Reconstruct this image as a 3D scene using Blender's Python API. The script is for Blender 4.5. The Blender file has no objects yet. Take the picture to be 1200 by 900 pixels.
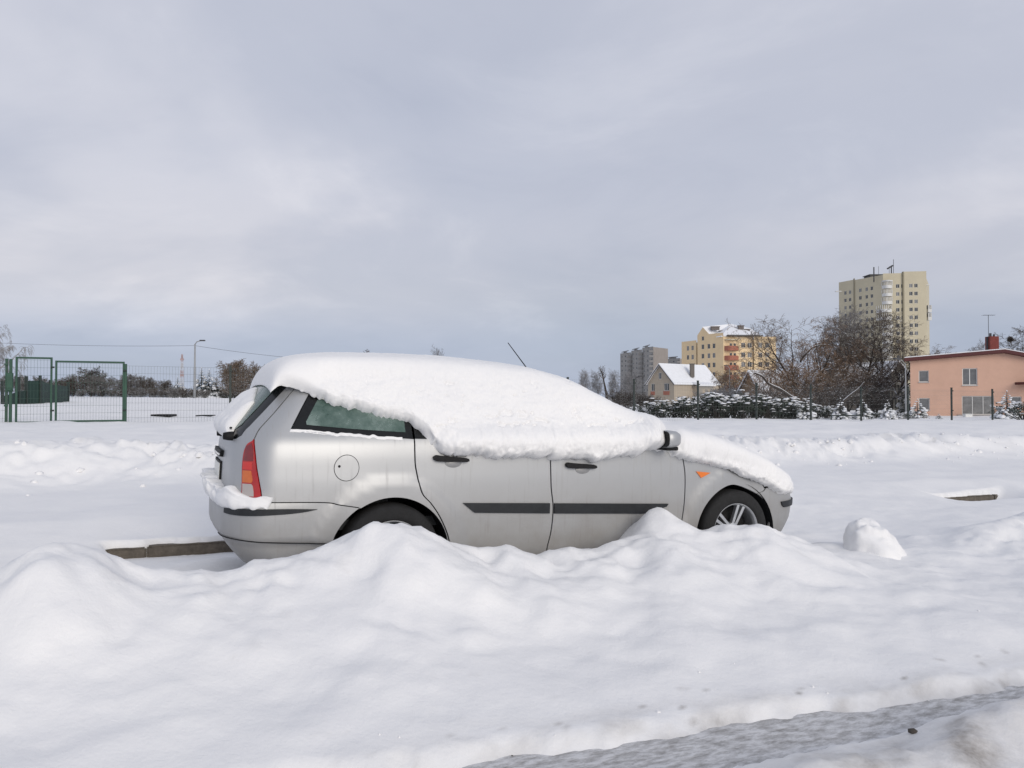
import bpy, bmesh, math, random
import numpy as np
from mathutils import Vector, Matrix, noise as mnoise
from mathutils.geometry import delaunay_2d_cdt

random.seed(7)
rng = np.random.default_rng(7)
scene = bpy.context.scene
C = scene.collection

# ------------------------------------------------------------------ camera
CAM_H = 1.25
PITCH = math.atan(16/900)
cam_d = bpy.data.cameras.new('camera'); cam = bpy.data.objects.new('camera', cam_d); C.objects.link(cam)
cam_d.sensor_width = 36; cam_d.lens = 36*900/1200; cam_d.clip_start = .05; cam_d.clip_end = 6000
cam.location = (0, 0, CAM_H); cam.rotation_euler = (math.pi/2+PITCH, 0, 0)
scene.camera = cam
scene.render.resolution_x = 1024; scene.render.resolution_y = 768

# ------------------------------------------------------------------ sky
SUN_EL, SUN_AZ = math.radians(21), math.radians(152)      # azimuth from +Y towards +X: behind the camera, to the right
world = bpy.data.worlds.new('World'); scene.world = world; world.use_nodes = True
wt = world.node_tree; wt.nodes.clear()
def wn(t, **k):
    n = wt.nodes.new(t)
    for a, b in k.items(): setattr(n, a, b)
    return n
out = wn('ShaderNodeOutputWorld'); bg = wn('ShaderNodeBackground'); bg.inputs['Strength'].default_value = .12
sky = wn('ShaderNodeTexSky', sky_type='NISHITA', sun_disc=False, sun_elevation=SUN_EL, sun_rotation=SUN_AZ)
tc = wn('ShaderNodeTexCoord'); sep = wn('ShaderNodeSeparateXYZ'); wt.links.new(tc.outputs['Generated'], sep.inputs[0])
def wmath(op, a, b=None):
    n = wn('ShaderNodeMath', operation=op)
    for i, v in enumerate((a, b)):
        if v is None: continue
        if isinstance(v, (int, float)): n.inputs[i].default_value = v
        else: wt.links.new(v, n.inputs[i])
    return n.outputs[0]
zc = wmath('MAXIMUM', sep.outputs['Z'], 0.0)
den = wmath('ADD', zc, .22)
cx = wmath('DIVIDE', sep.outputs['X'], den); cy = wmath('DIVIDE', sep.outputs['Y'], den)
comb = wn('ShaderNodeCombineXYZ'); wt.links.new(cx, comb.inputs[0]); wt.links.new(cy, comb.inputs[1])
def wnoise(scale, detail, rough, loc, dist=0.0):
    mp = wn('ShaderNodeMapping'); mp.inputs['Location'].default_value = loc
    wt.links.new(comb.outputs[0], mp.inputs[0])
    n = wn('ShaderNodeTexNoise'); n.inputs['Scale'].default_value = scale; n.inputs['Detail'].default_value = detail
    n.inputs['Roughness'].default_value = rough; n.inputs['Distortion'].default_value = dist
    wt.links.new(mp.outputs[0], n.inputs['Vector']); return n.outputs[0]
def wramp(src, stops):
    r = wn('ShaderNodeValToRGB'); r.color_ramp.interpolation = 'EASE'
    e = r.color_ramp.elements
    while len(e) < len(stops): e.new(.5)
    for el, (p, c) in zip(e, stops): el.position = p; el.color = (*c, 1)
    wt.links.new(src, r.inputs[0]); return r.outputs[0]
def wmix(f, a, b):
    m = wn('ShaderNodeMix', data_type='RGBA')
    for s, v in ((0, f), (6, a), (7, b)):
        if isinstance(v, (int, float)): m.inputs[s].default_value = v
        elif isinstance(v, tuple): m.inputs[s].default_value = (*v, 1)
        else: wt.links.new(v, m.inputs[s])
    return m.outputs[2]
K = 1/.12
def kc(r, g, b): return (r*K*.95, g*K*.95, b*K*.965)
# layered stratus: pale lilac grey, bluer towards the horizon, soft brighter breaks
elev = wramp(wmath('MULTIPLY', sep.outputs['Z'], 1.0), [(0.0, kc(.415,.475,.61)), (.055, kc(.44,.49,.605)), (.14, kc(.545,.56,.63)), (.30, kc(.53,.555,.64)), (1.0, kc(.53,.56,.65))])
n1 = wnoise(.55, 5, .55, (11.2, 7.4, 0), .35)
n2 = wnoise(1.5, 7, .62, (0.4, 6.2, 0), .5)
br = wramp(n1, [(.30, (.90,.91,.93)), (.50, (1.0,1.0,1.0)), (.68, (1.20,1.17,1.12))])
br2 = wramp(n2, [(.30, (.95,.955,.965)), (.50, (1.0,1.0,1.0)), (.70, (1.09,1.08,1.06))])
def wmul(a, b):
    m = wn('ShaderNodeMix', data_type='RGBA', blend_type='MULTIPLY'); m.inputs[0].default_value = 1
    wt.links.new(a, m.inputs[6]); wt.links.new(b, m.inputs[7]); return m.outputs[2]
cloud = wmul(wmul(elev, br), br2)
cover = wramp(n1, [(.2, (.90,.90,.90)), (.75, (.985,.985,.985))])
cov = wn('ShaderNodeRGBToBW'); wt.links.new(cover, cov.inputs[0])
wt.links.new(wmix(cov.outputs[0], sky.outputs[0], cloud), bg.inputs['Color'])
wt.links.new(bg.outputs[0], out.inputs[0])

# ------------------------------------------------------------------ sun behind thin cloud
sun_d = bpy.data.lights.new('sun', 'SUN'); sun = bpy.data.objects.new('sun', sun_d); C.objects.link(sun)
sun_d.energy = 1.5; sun_d.angle = math.radians(32); sun_d.color = (1, .92, .81)
sd = Vector((math.sin(SUN_AZ)*math.cos(SUN_EL), math.cos(SUN_AZ)*math.cos(SUN_EL), math.sin(SUN_EL)))
sun.rotation_euler = sd.to_track_quat('Z', 'Y').to_euler(); sun.location = (10, -20, 20)

vs = scene.view_settings
vs.view_transform = 'Standard'; vs.look = 'None'; vs.exposure = 0.1; vs.gamma = 1; vs.use_curve_mapping = False

# ------------------------------------------------------------------ helpers
def at(px, py, Y):
    """point of the place that lies on the sight line of a photo pixel at distance Y ahead"""
    u = (450-py)/900; dx = (px-600)/900
    dy = math.cos(PITCH)-u*math.sin(PITCH); dz = math.sin(PITCH)+u*math.cos(PITCH)
    return Vector((dx/dy*Y, Y, CAM_H+dz/dy*Y))
def tag(o, label=None, cat=None, group=None, kind=None):
    if label: o['label'] = label
    if cat: o['category'] = cat
    if group: o['group'] = group
    if kind: o['kind'] = kind
    return o
def empty(name, loc=(0,0,0), rz=0, parent=None):
    o = bpy.data.objects.new(name, None); C.objects.link(o); o.location = loc; o.rotation_euler = (0,0,rz)
    o.empty_display_size = .2
    if parent: o.parent = parent
    return o
def obj(name, me, mat=None, parent=None, smooth=False):
    if mat is not None and not me.materials:
        me.materials.append(mat)
    if smooth: me.shade_smooth()
    o = bpy.data.objects.new(name, me); C.objects.link(o)
    if parent: o.parent = parent
    return o
def mesh(name, V, F):
    me = bpy.data.meshes.new(name); me.from_pydata([tuple(map(float, v)) for v in V], [], F); me.update(); return me
def grid_mesh(name, P, smooth=True, flip=False):
    """P: (n,m,3) array -> mesh"""
    n, m = P.shape[:2]
    idx = np.arange(n*m).reshape(n, m)
    a, b, c, d = idx[:-1,:-1], idx[1:,:-1], idx[1:,1:], idx[:-1,1:]
    q = np.stack([a,b,c,d], -1).reshape(-1, 4)
    if flip: q = q[:, ::-1]
    me = bpy.data.meshes.new(name)
    me.vertices.add(n*m); me.vertices.foreach_set('co', P.reshape(-1).astype(np.float32))
    me.loops.add(q.size); me.loops.foreach_set('vertex_index', q.reshape(-1).astype(np.int32))
    me.polygons.add(len(q)); me.polygons.foreach_set('loop_start', (np.arange(len(q))*4).astype(np.int32))
    me.update(calc_edges=True)
    if smooth: me.polygons.foreach_set('use_smooth', np.ones(len(q), bool))
    return me
class MB:
    """collects boxes, bars and tubes into one mesh"""
    def __init__(s): s.v = []; s.f = []
    def add(s, V, F):
        k = len(s.v); s.v += [tuple(v) for v in V]; s.f += [tuple(i+k for i in f) for f in F]; return s
    def box(s, x0, x1, y0, y1, z0, z1):
        return s.add([(x0,y0,z0),(x1,y0,z0),(x1,y1,z0),(x0,y1,z0),(x0,y0,z1),(x1,y0,z1),(x1,y1,z1),(x0,y1,z1)],
                     [(0,3,2,1),(4,5,6,7),(0,1,5,4),(1,2,6,5),(2,3,7,6),(3,0,4,7)])
    def tube(s, pts, rad, n=6, cap=True):
        pts = [Vector(p) for p in pts]
        if not hasattr(rad, '__len__'): rad = [rad]*len(pts)
        rings = []; k0 = len(s.v); u = None
        for i, p in enumerate(pts):
            d = (pts[min(i+1, len(pts)-1)]-pts[max(i-1, 0)])
            if d.length < 1e-9: d = Vector((0,0,1))
            d.normalize()
            if u is None:
                u = d.orthogonal().normalized()
            else:
                u = (u-d*u.dot(d))
                u = u.normalized() if u.length > 1e-6 else d.orthogonal().normalized()
            w = d.cross(u)
            for k in range(n):
                a = 2*math.pi*k/n
                s.v.append(tuple(p+(u*math.cos(a)+w*math.sin(a))*rad[i]))
        for i in range(len(pts)-1):
            for k in range(n):
                a = k0+i*n+k; b = k0+i*n+(k+1)%n
                s.f.append((a, b, b+n, a+n))
        if cap:
            s.f.append(tuple(k0+k for k in range(n))[::-1]); e = k0+(len(pts)-1)*n
            s.f.append(tuple(e+k for k in range(n)))
        return s
    def lathe(s, prof, n=48, M=None):
        """prof: (r, h) list turned about local Z"""
        k0 = len(s.v)
        for r, h in prof:
            for k in range(n):
                a = 2*math.pi*k/n; p = Vector((r*math.cos(a), r*math.sin(a), h))
                s.v.append(tuple(M@p if M else p))
        for i in range(len(prof)-1):
            for k in range(n):
                a = k0+i*n+k; b = k0+i*n+(k+1)%n
                s.f.append((a, b, b+n, a+n))
        return s
    def mesh(s, name): return mesh(name, s.v, s.f)
    def build(s, name, mat, parent=None, smooth=False): return obj(name, s.mesh(name), mat, parent, smooth)
def bevel(o, w, seg=2):
    m = o.modifiers.new('bevel', 'BEVEL'); m.width = w; m.segments = seg; m.limit_method = 'ANGLE'; m.angle_limit = math.radians(35); return o
# ---- vectorised gradient-free value noise
def _hash(ix, iy, iz, seed):
    h = (ix*374761393 + iy*668265263 + iz*2147483647 + seed*974634777) & 0xffffffff
    h = ((h ^ (h >> 13))*1274126177) & 0xffffffff
    h = ((h ^ (h >> 16))*2246822519) & 0xffffffff
    h = h ^ (h >> 15)
    return (h & 0xffffff)/float(0xffffff)
def vnoise(x, y, z=0.0, seed=0):
    x, y, z = np.broadcast_arrays(np.asarray(x, float), np.asarray(y, float), np.asarray(z, float))
    xi = np.floor(x).astype(np.int64); yi = np.floor(y).astype(np.int64); zi = np.floor(z).astype(np.int64)
    fx, fy, fz = x-xi, y-yi, z-zi
    fx = fx**3*(fx*(fx*6-15)+10); fy = fy**3*(fy*(fy*6-15)+10); fz = fz**3*(fz*(fz*6-15)+10)
    r = 0
    zs = (0, 1) if np.any(fz) else (0,)
    for dz in zs:
        wz = fz if dz else 1-fz
        for dy in (0, 1):
            wy = fy if dy else 1-fy
            for dx in (0, 1):
                wx = fx if dx else 1-fx
                r = r + _hash(xi+dx, yi+dy, zi+dz, seed)*wx*wy*wz
    return r*2-1
def fbm(x, y, z=0.0, oct=4, gain=.5, seed=0):
    s = 0; a = 1; t = 0; f = 1
    ca, sa = math.cos(.6), math.sin(.6)
    for o in range(oct):
        xr, yr = x*ca-y*sa, x*sa+y*ca
        s = s+a*vnoise(x*f+o*17.3, y*f-o*9.1, np.asarray(z)*f+o*3.3 if np.any(z) else 0.0, seed+o); t += a; a *= gain; f *= 2.03
        x, y = xr, yr
    return s/t

# ------------------------------------------------------------------ materials
MATS = {}
def mat(name, col, rough=.7, metal=0.0, spec=.5, coat=0.0, var=0.0, vscale=8, bump=0.0, bscale=40, trans=0.0, alpha=1.0, sss=0.0, obj_coord=True):
    if name in MATS: return MATS[name]
    m = bpy.data.materials.new(name); m.use_nodes = True; MATS[name] = m
    nt = m.node_tree; b = nt.nodes['Principled BSDF']
    b.inputs['Base Color'].default_value = (*col, 1); b.inputs['Roughness'].default_value = rough; b.inputs['Metallic'].default_value = metal
    b.inputs['Specular IOR Level'].default_value = spec; b.inputs['Coat Weight'].default_value = coat; b.inputs['Coat Roughness'].default_value = .15
    b.inputs['Transmission Weight'].default_value = trans
    if sss:
        b.inputs['Subsurface Weight'].default_value = sss; b.inputs['Subsurface Radius'].default_value = (1,.9,.8); b.inputs['Subsurface Scale'].default_value = .03
    t = nt.nodes.new('ShaderNodeTexCoord')
    if var:
        n = nt.nodes.new('ShaderNodeTexNoise'); n.inputs['Scale'].default_value = vscale; n.inputs['Detail'].default_value = 6; n.inputs['Roughness'].default_value = .65
        nt.links.new(t.outputs['Object'], n.inputs['Vector'])
        r = nt.nodes.new('ShaderNodeValToRGB'); e = r.color_ramp.elements
        e[0].position = .3; e[1].position = .7
        e[0].color = (*[max(0, c*(1-var)) for c in col], 1); e[1].color = (*[min(1, c*(1+var)) for c in col], 1)
        nt.links.new(n.outputs[0], r.inputs[0]); nt.links.new(r.outputs[0], b.inputs['Base Color'])
    if bump:
        n = nt.nodes.new('ShaderNodeTexNoise'); n.inputs['Scale'].default_value = bscale; n.inputs['Detail'].default_value = 6; n.inputs['Roughness'].default_value = .6
        nt.links.new(t.outputs['Object'], n.inputs['Vector'])
        bp = nt.nodes.new('ShaderNodeBump'); bp.inputs['Strength'].default_value = bump; bp.inputs['Distance'].default_value = .02
        nt.links.new(n.outputs[0], bp.inputs['Height']); nt.links.new(bp.outputs[0], b.inputs['Normal'])
    return m
def node(m, t, **k):
    n = m.node_tree.nodes.new(t)
    for a, b in k.items(): setattr(n, a, b)
    return n

def make_snow(name, dirt=False, grain=.35):
    m = bpy.data.materials.new(name); m.use_nodes = True; MATS[name] = m
    nt = m.node_tree; L = nt.links.new; b = nt.nodes['Principled BSDF']
    b.inputs['Roughness'].default_value = .62; b.inputs['Specular IOR Level'].default_value = .25
    b.inputs['Subsurface Weight'].default_value = .0
    t = node(m, 'ShaderNodeTexCoord')
    n = node(m, 'ShaderNodeTexNoise'); n.inputs['Scale'].default_value = 1.3; n.inputs['Detail'].default_value = 8; n.inputs['Roughness'].default_value = .6
    L(t.outputs['Object'], n.inputs['Vector'])
    r = node(m, 'ShaderNodeValToRGB'); e = r.color_ramp.elements
    e[0].position = .3; e[0].color = (.82,.82,.825,1); e[1].position = .7; e[1].color = (.885,.88,.87,1)
    L(n.outputs[0], r.inputs[0]); col = r.outputs[0]
    if dirt:
        a = node(m, 'ShaderNodeAttribute', attribute_name='dirt')
        n3 = node(m, 'ShaderNodeTexNoise'); n3.inputs['Scale'].default_value = 22; n3.inputs['Detail'].default_value = 6; n3.inputs['Roughness'].default_value = .7
        L(t.outputs['Object'], n3.inputs['Vector'])
        ad = node(m, 'ShaderNodeMath', operation='MULTIPLY_ADD'); L(n3.outputs[0], ad.inputs[0]); ad.inputs[1].default_value = 1.6; ad.inputs[2].default_value = -.8
        ad2 = node(m, 'ShaderNodeMath', operation='ADD', use_clamp=True); L(a.outputs['Fac'], ad2.inputs[0])
        mu = node(m, 'ShaderNodeMath', operation='MULTIPLY'); L(ad.outputs[0], mu.inputs[0]); L(a.outputs['Fac'], mu.inputs[1])
        L(mu.outputs[0], ad2.inputs[1])
        mx = node(m, 'ShaderNodeMix', data_type='RGBA'); L(ad2.outputs[0], mx.inputs[0]); L(col, mx.inputs[6]); mx.inputs[7].default_value = (.24,.215,.19,1)
        col = mx.outputs[2]
    L(col, b.inputs['Base Color'])
    n2 = node(m, 'ShaderNodeTexNoise'); n2.inputs['Scale'].default_value = 30; n2.inputs['Detail'].default_value = 9; n2.inputs['Roughness'].default_value = .68
    L(t.outputs['Object'], n2.inputs['Vector'])
    bp = node(m, 'ShaderNodeBump'); bp.inputs['Strength'].default_value = grain; bp.inputs['Distance'].default_value = .012
    L(n2.outputs[0], bp.inputs['Height']); L(bp.outputs[0], b.inputs['Normal'])
    return m
SNOW = make_snow('snow', grain=.3)
SNOW_G = make_snow('ground_snow', dirt=True, grain=.45)
SNOW_FAR = mat('far_snow', (.82,.835,.86), .7, spec=.2, var=.05, vscale=1.5)
# ---- car surface map -------------------------------------------------
def lerp_tab(tab, v):
    xs = np.array([p[0] for p in tab]); ys = np.array([p[1] for p in tab])
    return np.interp(v, xs, ys)
def sstep(x):
    x = np.clip(x, 0, 1); return x*x*(3-2*x)
_zz = np.linspace(.1, 1.6, 601)
def smooth_tab(tab, w=31):
    y = lerp_tab(tab, _zz); k = np.hanning(w+2)[1:-1]; k /= k.sum()
    return np.convolve(np.pad(y, w//2, mode='edge'), k, 'valid')
XR = smooth_tab([(.1,-.72),(.22,-.78),(.33,-.875),(.43,-.925),(.60,-.925),(.66,-.895),(.70,-.885),(.85,-.88),(.98,-.865),(1.05,-.845),(1.40,-.58),(1.6,-.43)], 21)
XF = smooth_tab([(.1,3.30),(.22,3.38),(.35,3.45),(.5,3.47),(.58,3.43),(.68,3.30),(.8,3.10),(.95,2.8),(1.6,2.2)], 31)
BZ = smooth_tab([(.1,.78),(.18,.80),(.25,.825),(.36,.84),(.55,.85),(.75,.849),(.90,.842),(.985,.828),(1.05,.790),(1.40,.61),(1.6,.50)], 25)
AR, BR, LR, WR = .22, .28, .40, .55
AF, BF, LF, WF = .50, .46, .72, .37
QR0, QF0 = -.68, 2.94
QRC = QR0-LR-WR          # centre line of the tail
QFC = QF0+LF+WF          # centre line of the nose
AXF = 2.615; RW = .305; RARCH = .362
def body(q, z, off=0.0):
    """near side outer skin: q runs round the plan outline, z is height. returns x,y,z"""
    q = np.asarray(q, float); z = np.asarray(z, float); q, z = np.broadcast_arrays(q, z)
    xr = np.interp(z, _zz, XR); xf = np.interp(z, _zz, XF); B = np.interp(z, _zz, BZ)
    # side
    xs = q + (xr+.90)*sstep((-.1-q)/.58) + (xf-3.44)*sstep((q-2.40)/.54)
    tap = .03*np.clip(-q/.68,0,1.0)**2 + .035*np.clip((q-2.2)/.74,0,1)**2
    W = B - tap
    r1 = np.hypot(q, z-.29); r2 = np.hypot(q-AXF, z-.29)
    fl = .012*sstep((.487-r1)/.03) + .012*sstep((.487-r2)/.03)
    fl = fl*np.clip((q+.75)/.3,0,1)*np.clip((2.95-q)/.25,0,1)
    crease = .010*sstep((z-.985)/.02)*(z<1.05)*0
    x = xs.copy(); y = -(W+fl)
    # rear corner
    m = q < QR0
    ph = np.clip((QR0-q)/LR,0,1)*math.pi/2
    yr = -(W-BR+BR*np.cos(ph)); xrr = xr+AR*(1-np.sin(ph))
    fr = np.clip((QR0-LR-q)/WR,0,1); m2 = q < QR0-LR
    yr = np.where(m2, -(W-BR)*(1-fr), yr)
    xrr = xrr - .05*(1-np.clip(np.abs(yr)/W,0,1)**2)
    x = np.where(m, xrr, x); y = np.where(m, yr, y)
    # front corner
    m = q > QF0
    ph = np.clip((q-QF0)/LF,0,1)*math.pi/2
    yf = -(W-BF+BF*np.cos(ph)); xff = xf-AF*(1-np.sin(ph))
    fr = np.clip((q-QF0-LF)/WF,0,1); m2 = q > QF0+LF
    yf = np.where(m2, -(W-BF)*(1-fr), yf)
    x = np.where(m, xff, x); y = np.where(m, yf, y)
    P = np.stack([x,y,z],-1)
    if np.any(off):
        e=.004
        du = body(q+e,z)-body(q-e,z); dv = body(q,z+e)-body(q,z-e)
        n = np.cross(du,dv); n /= np.linalg.norm(n,axis=-1,keepdims=True)+1e-9
        P = P + n*np.asarray(off)[...,None] if np.ndim(off) else P + n*off
    return P
# ------------------------------------------------------------------ road frame: a runs along the road, t across it away from the camera
TH = math.radians(24.5); CT, ST = math.cos(TH), math.sin(TH)
def to_at(X, Y): return X*CT+Y*ST, -X*ST+Y*CT
def to_xy(a, t): return a*CT-t*ST, a*ST+t*CT
def slope(a): return -.0125*np.clip(np.asarray(a, float)-1.15, -40, 45)
CREST = [(-6,.40),(-3.4,.50),(-2.2,.46),(-1.3,.50),(-.95,.42),(-.65,.44),(-.52,.52),(-.39,.54),(-.25,.49),(-.14,.42),(.04,.38),(.24,.36),(.44,.38),(.65,.41),(.87,.46),(1.01,.515),(1.15,.535),(1.30,.50),(1.45,.42),(1.65,.365),
         (1.76,.40),(1.87,.38),(2.09,.34),(2.39,.33),(2.63,.36),(2.86,.37),(3.12,.33),(3.30,.37),(3.44,.39),(3.66,.37),(3.85,.28),(4.0,.26),(4.12,.20),(4.45,.15),(5.06,.13),(5.53,.14),(6.04,.22),(6.59,.30),(7.5,.34),(9,.28),(14,.3)]
def ground(X, Y, fine=True):
    X = np.asarray(X, float); Y = np.asarray(Y, float)
    a, t = to_at(X, Y)
    b = slope(a)
    n_big = fbm(a*.9+3, t*.9, oct=3, seed=11)
    n_mid = fbm(a*2.6, t*2.6, oct=4, seed=23)
    n_fin = fbm(a*11, t*11, oct=3, seed=5) if fine else 0
    wob = .05*fbm(a*1.4, t*0+2.2, oct=3, seed=31)
    # road: hard snow, a tyre rut, a rough verge
    z = np.full_like(a, .045) + .02*n_mid
    tt = t+.105*(a-.85)
    edge = .05*fbm(a*7, t*9, oct=4, gain=.6, seed=37)
    z = z+.07*np.exp(-((tt-1.95+wob)/.17)**2)*(.6+.7*sstep((a-1.5)/1.5))*(1+.8*n_mid) + .02*n_fin*np.exp(-((tt-1.98)/.25)**2)
    rut = sstep((tt-(2.10+wob*.6+edge))/.10)*sstep(((2.55+wob*.6+edge)-tt)/.14)
    z = z*(1-rut)+rut*(-.032+.014*n_mid+.020*n_fin)
    verge = sstep((tt-2.48)/.7)
    z = z+verge*(.075+.03*n_big+.022*n_mid)*(1-rut)
    # the ploughed bank between road and car
    C_ = np.interp(a+.02*n_mid, [p[0] for p in CREST], [p[1] for p in CREST])-b*.15
    tc = 4.10+.06*n_big
    up = sstep((t-(2.95+.18*n_big))/(tc-2.95-.18*n_big))
    shoulder = 1+ .0*a
    bank = (C_-.10)*up**1.15*shoulder
    dn = 1-sstep((t-tc)/.62)
    bank = np.where(t > tc, (C_-.10)*dn, bank)
    lump = (.06*n_big+.026*n_mid)*np.exp(-((t-3.65)/.42)**2)+.014*fbm(a*4.2, t*4.2, oct=3, seed=77)*np.exp(-((t-3.8)/.5)**2)
    lump = lump + .03*np.maximum(0, fbm(a*1.7+9, t*2.2, oct=2, seed=41)-.1)*np.exp(-((t-3.4)/.5)**2)*3
    blk = 1-np.abs(fbm(a*3.1, t*3.1, oct=3, gain=.55, seed=141))*2.2
    lump = lump+(.040*(blk-.62)+.020*fbm(a*8, t*8, oct=3, gain=.6, seed=142))*np.exp(-((t-4.0)/.30)**2)
    z = z+bank+lump*sstep((C_-.08)/.2)
    # pointed heap against the front door, and the small dig-outs beside it
    da, dt = a-3.03, t-4.28
    hp = .575-b-(.95-.25*np.tanh(da*6))*np.sqrt(da**2*1.1+dt**2*.6+.0030)+.045*n_mid+.035*fbm(a*5.5, t*5.5, oct=3, seed=44)
    hp = np.where(np.hypot(da, dt) < .55, hp, -1)
    hh = np.clip(.5+.5*(hp-z)/.09, 0, 1); z = z+(hp-z)*hh+.09*hh*(1-hh)*(hp > -.9)
    # lay-by floor
    lay = sstep((t-4.55)/.4)
    z = np.where(t > 4.1, z*(1-lay)+lay*(.05+.025*n_mid+.03*n_big+.07*sstep((a-5.2)/1.5)+.06*sstep((-.9-a)/.9)), z)
    # kerb line: bare in two stretches
    e = sstep((a+.42+.1*n_mid)/.16)*sstep((4.0-a)/.4) + sstep((a-8.55)/.35)*sstep((10.2-a)/.3)
    e = np.clip(e, 0, 1)
    fz = .235+.035*n_big+.012*n_mid
    ramp0 = sstep((t-5.7)/1.6)
    ramp1 = sstep((t-6.555-.07*fbm(a*4.5, t*2, oct=4, gain=.6, seed=144))/.05)*(.62+.38*sstep((t-6.6)/.7))
    low = sstep((t-6.0)/.4)*e
    z = np.where(t > 5.5, z*(1-low)+low*(.005+.015*n_mid), z)
    rr = ramp0*(1-e)+ramp1*e
    z = z*(1-rr)+rr*fz
    # verge field with a second ploughed ridge, then open snow to the fence
    r_t = 10.4+.35*fbm(a*.35, t*0, oct=2, seed=3)
    rid = np.exp(-np.clip(t-r_t, 0, None)**2/(2*.75**2))*np.exp(-np.clip(r_t-t, 0, None)**2/(2*.42**2))
    bil = 1-np.abs(fbm(a*1.9, t*1.9, oct=4, seed=61))*2.0
    hump = .5+.5*fbm(a*.55, t*.3, oct=2, seed=15)
    z = z+rid*(.16+.20*hump+.16*(bil-.5)+.03*n_fin)
    z = z+sstep((t-9.8)/1.6)*.17+sstep((t-12)/11)*.17+sstep((t-11)/3)*(.035*n_big+.02*n_mid)
    # other low steps: wind-blown edges
    z = z+.035*sstep(np.sin(t*1.15+1.6*fbm(a*.16, t*.25, oct=3, seed=8))*2.2)*sstep((t-7.4)/1)*sstep((a-2)/6)
    z = z+b
    # beyond the fence
    wl = sstep((-X/np.maximum(Y, 1)-.05)/.25)
    left = np.interp(Y, [20,30,90,140,260,400], [0,.12,.62,.68,.3,-.6])
    right = np.interp(t, [24.2,28,45,75,130,300], [0,-.05,-.45,-.75,-.7,-.7])
    z = z+left*wl*(Y > 20)+right*(1-wl)*(t > 24.2)
    return z
def build_ground():
    def axis(lo, hi, step, ratio, end_lo, end_hi):
        core = list(np.arange(lo, hi+1e-9, step))
        up = [hi]; s = step
        while up[-1] < end_hi: s *= ratio; up.append(up[-1]+s)
        dn = [lo]; s = step
        while dn[-1] > end_lo: s *= ratio; dn.append(dn[-1]-s)
        return np.array(dn[:0:-1]+core+up[1:])
    xs = axis(-4.3, 5.2, .026, 1.021, -1500, 1500)
    y0 = list(np.arange(1.9, 7.6, .024)); s = .024
    while y0[-1] < 2600:
        s *= 1.011 if y0[-1] < 34 else 1.05
        y0.append(y0[-1]+s)
    ys = np.array([-60,-30,-14,-7,-4,-2,-1,0,.6,1.1,1.5,1.7,1.82]+y0)
    X, Y = np.meshgrid(xs, ys, indexing='ij')
    Z = ground(X, Y)
    me = grid_mesh('snow_ground', np.stack([X, Y, Z], -1))
    a, t = to_at(X, Y)
    tt = t+.105*(a-.85)
    d = np.exp(-np.clip(tt-2.46, 0, None)**2/.02)*sstep((tt-2.2)/.1)*np.clip(.20+.55*fbm(a*4.5, t*11, oct=5, gain=.6, seed=91), 0, .7)*sstep((a-.1)/1.8)
    d = d+sstep((2.16-tt)/.15)*(.22+1.1*np.clip(fbm(a*3.3, t*5, oct=4, seed=92)+.12, 0, 1))*sstep((a-1.1)/.9)
    sp = fbm(a*14, t*14, oct=3, seed=95)
    d = d+sstep((sp-.50)/.1)*.6*np.exp(-((tt-2.6)/.12)**2)*sstep((a-.2)/1.5)
    sp2 = fbm(a*6, t*6, oct=3, seed=97)
    d = d+sstep((sp2-.60)/.12)*.07*sstep((t-2.6)/.3)*sstep((4.2-t)/.3)
    at_ = me.attributes.new('dirt', 'FLOAT', 'POINT'); at_.data.foreach_set('value', np.clip(d, 0, 1).reshape(-1).astype(np.float32))
    return tag(obj('snow_ground', me, SNOW_G), kind='structure')
build_ground()

# ---- road surface: grey frozen slush that shows in the wheel rut
m = bpy.data.materials.new('slush'); m.use_nodes = True; MATS['slush'] = m
L = m.node_tree.links.new; b_ = m.node_tree.nodes['Principled BSDF']
tcn = node(m, 'ShaderNodeTexCoord'); mp = node(m, 'ShaderNodeMapping'); mp.inputs['Scale'].default_value = (4.5, 11, 4); L(tcn.outputs['Object'], mp.inputs[0])
nz = node(m, 'ShaderNodeTexNoise'); nz.inputs['Scale'].default_value = 3.2; nz.inputs['Detail'].default_value = 9; nz.inputs['Roughness'].default_value = .7; L(mp.outputs[0], nz.inputs['Vector'])
rp = node(m, 'ShaderNodeValToRGB'); e_ = rp.color_ramp.elements; e_[0].position = .33; e_[0].color = (.25,.24,.23,1); e_[1].position = .60; e_[1].color = (.68,.68,.685,1); L(nz.outputs[0], rp.inputs[0]); L(rp.outputs[0], b_.inputs['Base Color'])
rr_ = node(m, 'ShaderNodeMapRange'); L(nz.outputs[0], rr_.inputs[0]); rr_.inputs[1].default_value = .3; rr_.inputs[2].default_value = .7; rr_.inputs[3].default_value = .4; rr_.inputs[4].default_value = .85; L(rr_.outputs[0], b_.inputs['Roughness'])
bpn = node(m, 'ShaderNodeBump'); bpn.inputs['Strength'].default_value = .5; bpn.inputs['Distance'].default_value = .02; L(nz.outputs[0], bpn.inputs['Height']); L(bpn.outputs[0], b_.inputs['Normal'])
av = np.linspace(-40, 60, 101); tv = np.array([-6, 0, 1.5, 2.0, 2.4, 2.7, 6.5])
A, T = np.meshgrid(av, tv, indexing='ij')
rd = obj('road', grid_mesh('road', np.stack([A, T, slope(A)-.004-.05*(T > 3)], -1)), m); rd.rotation_euler.z = TH; tag(rd, kind='structure')

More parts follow.
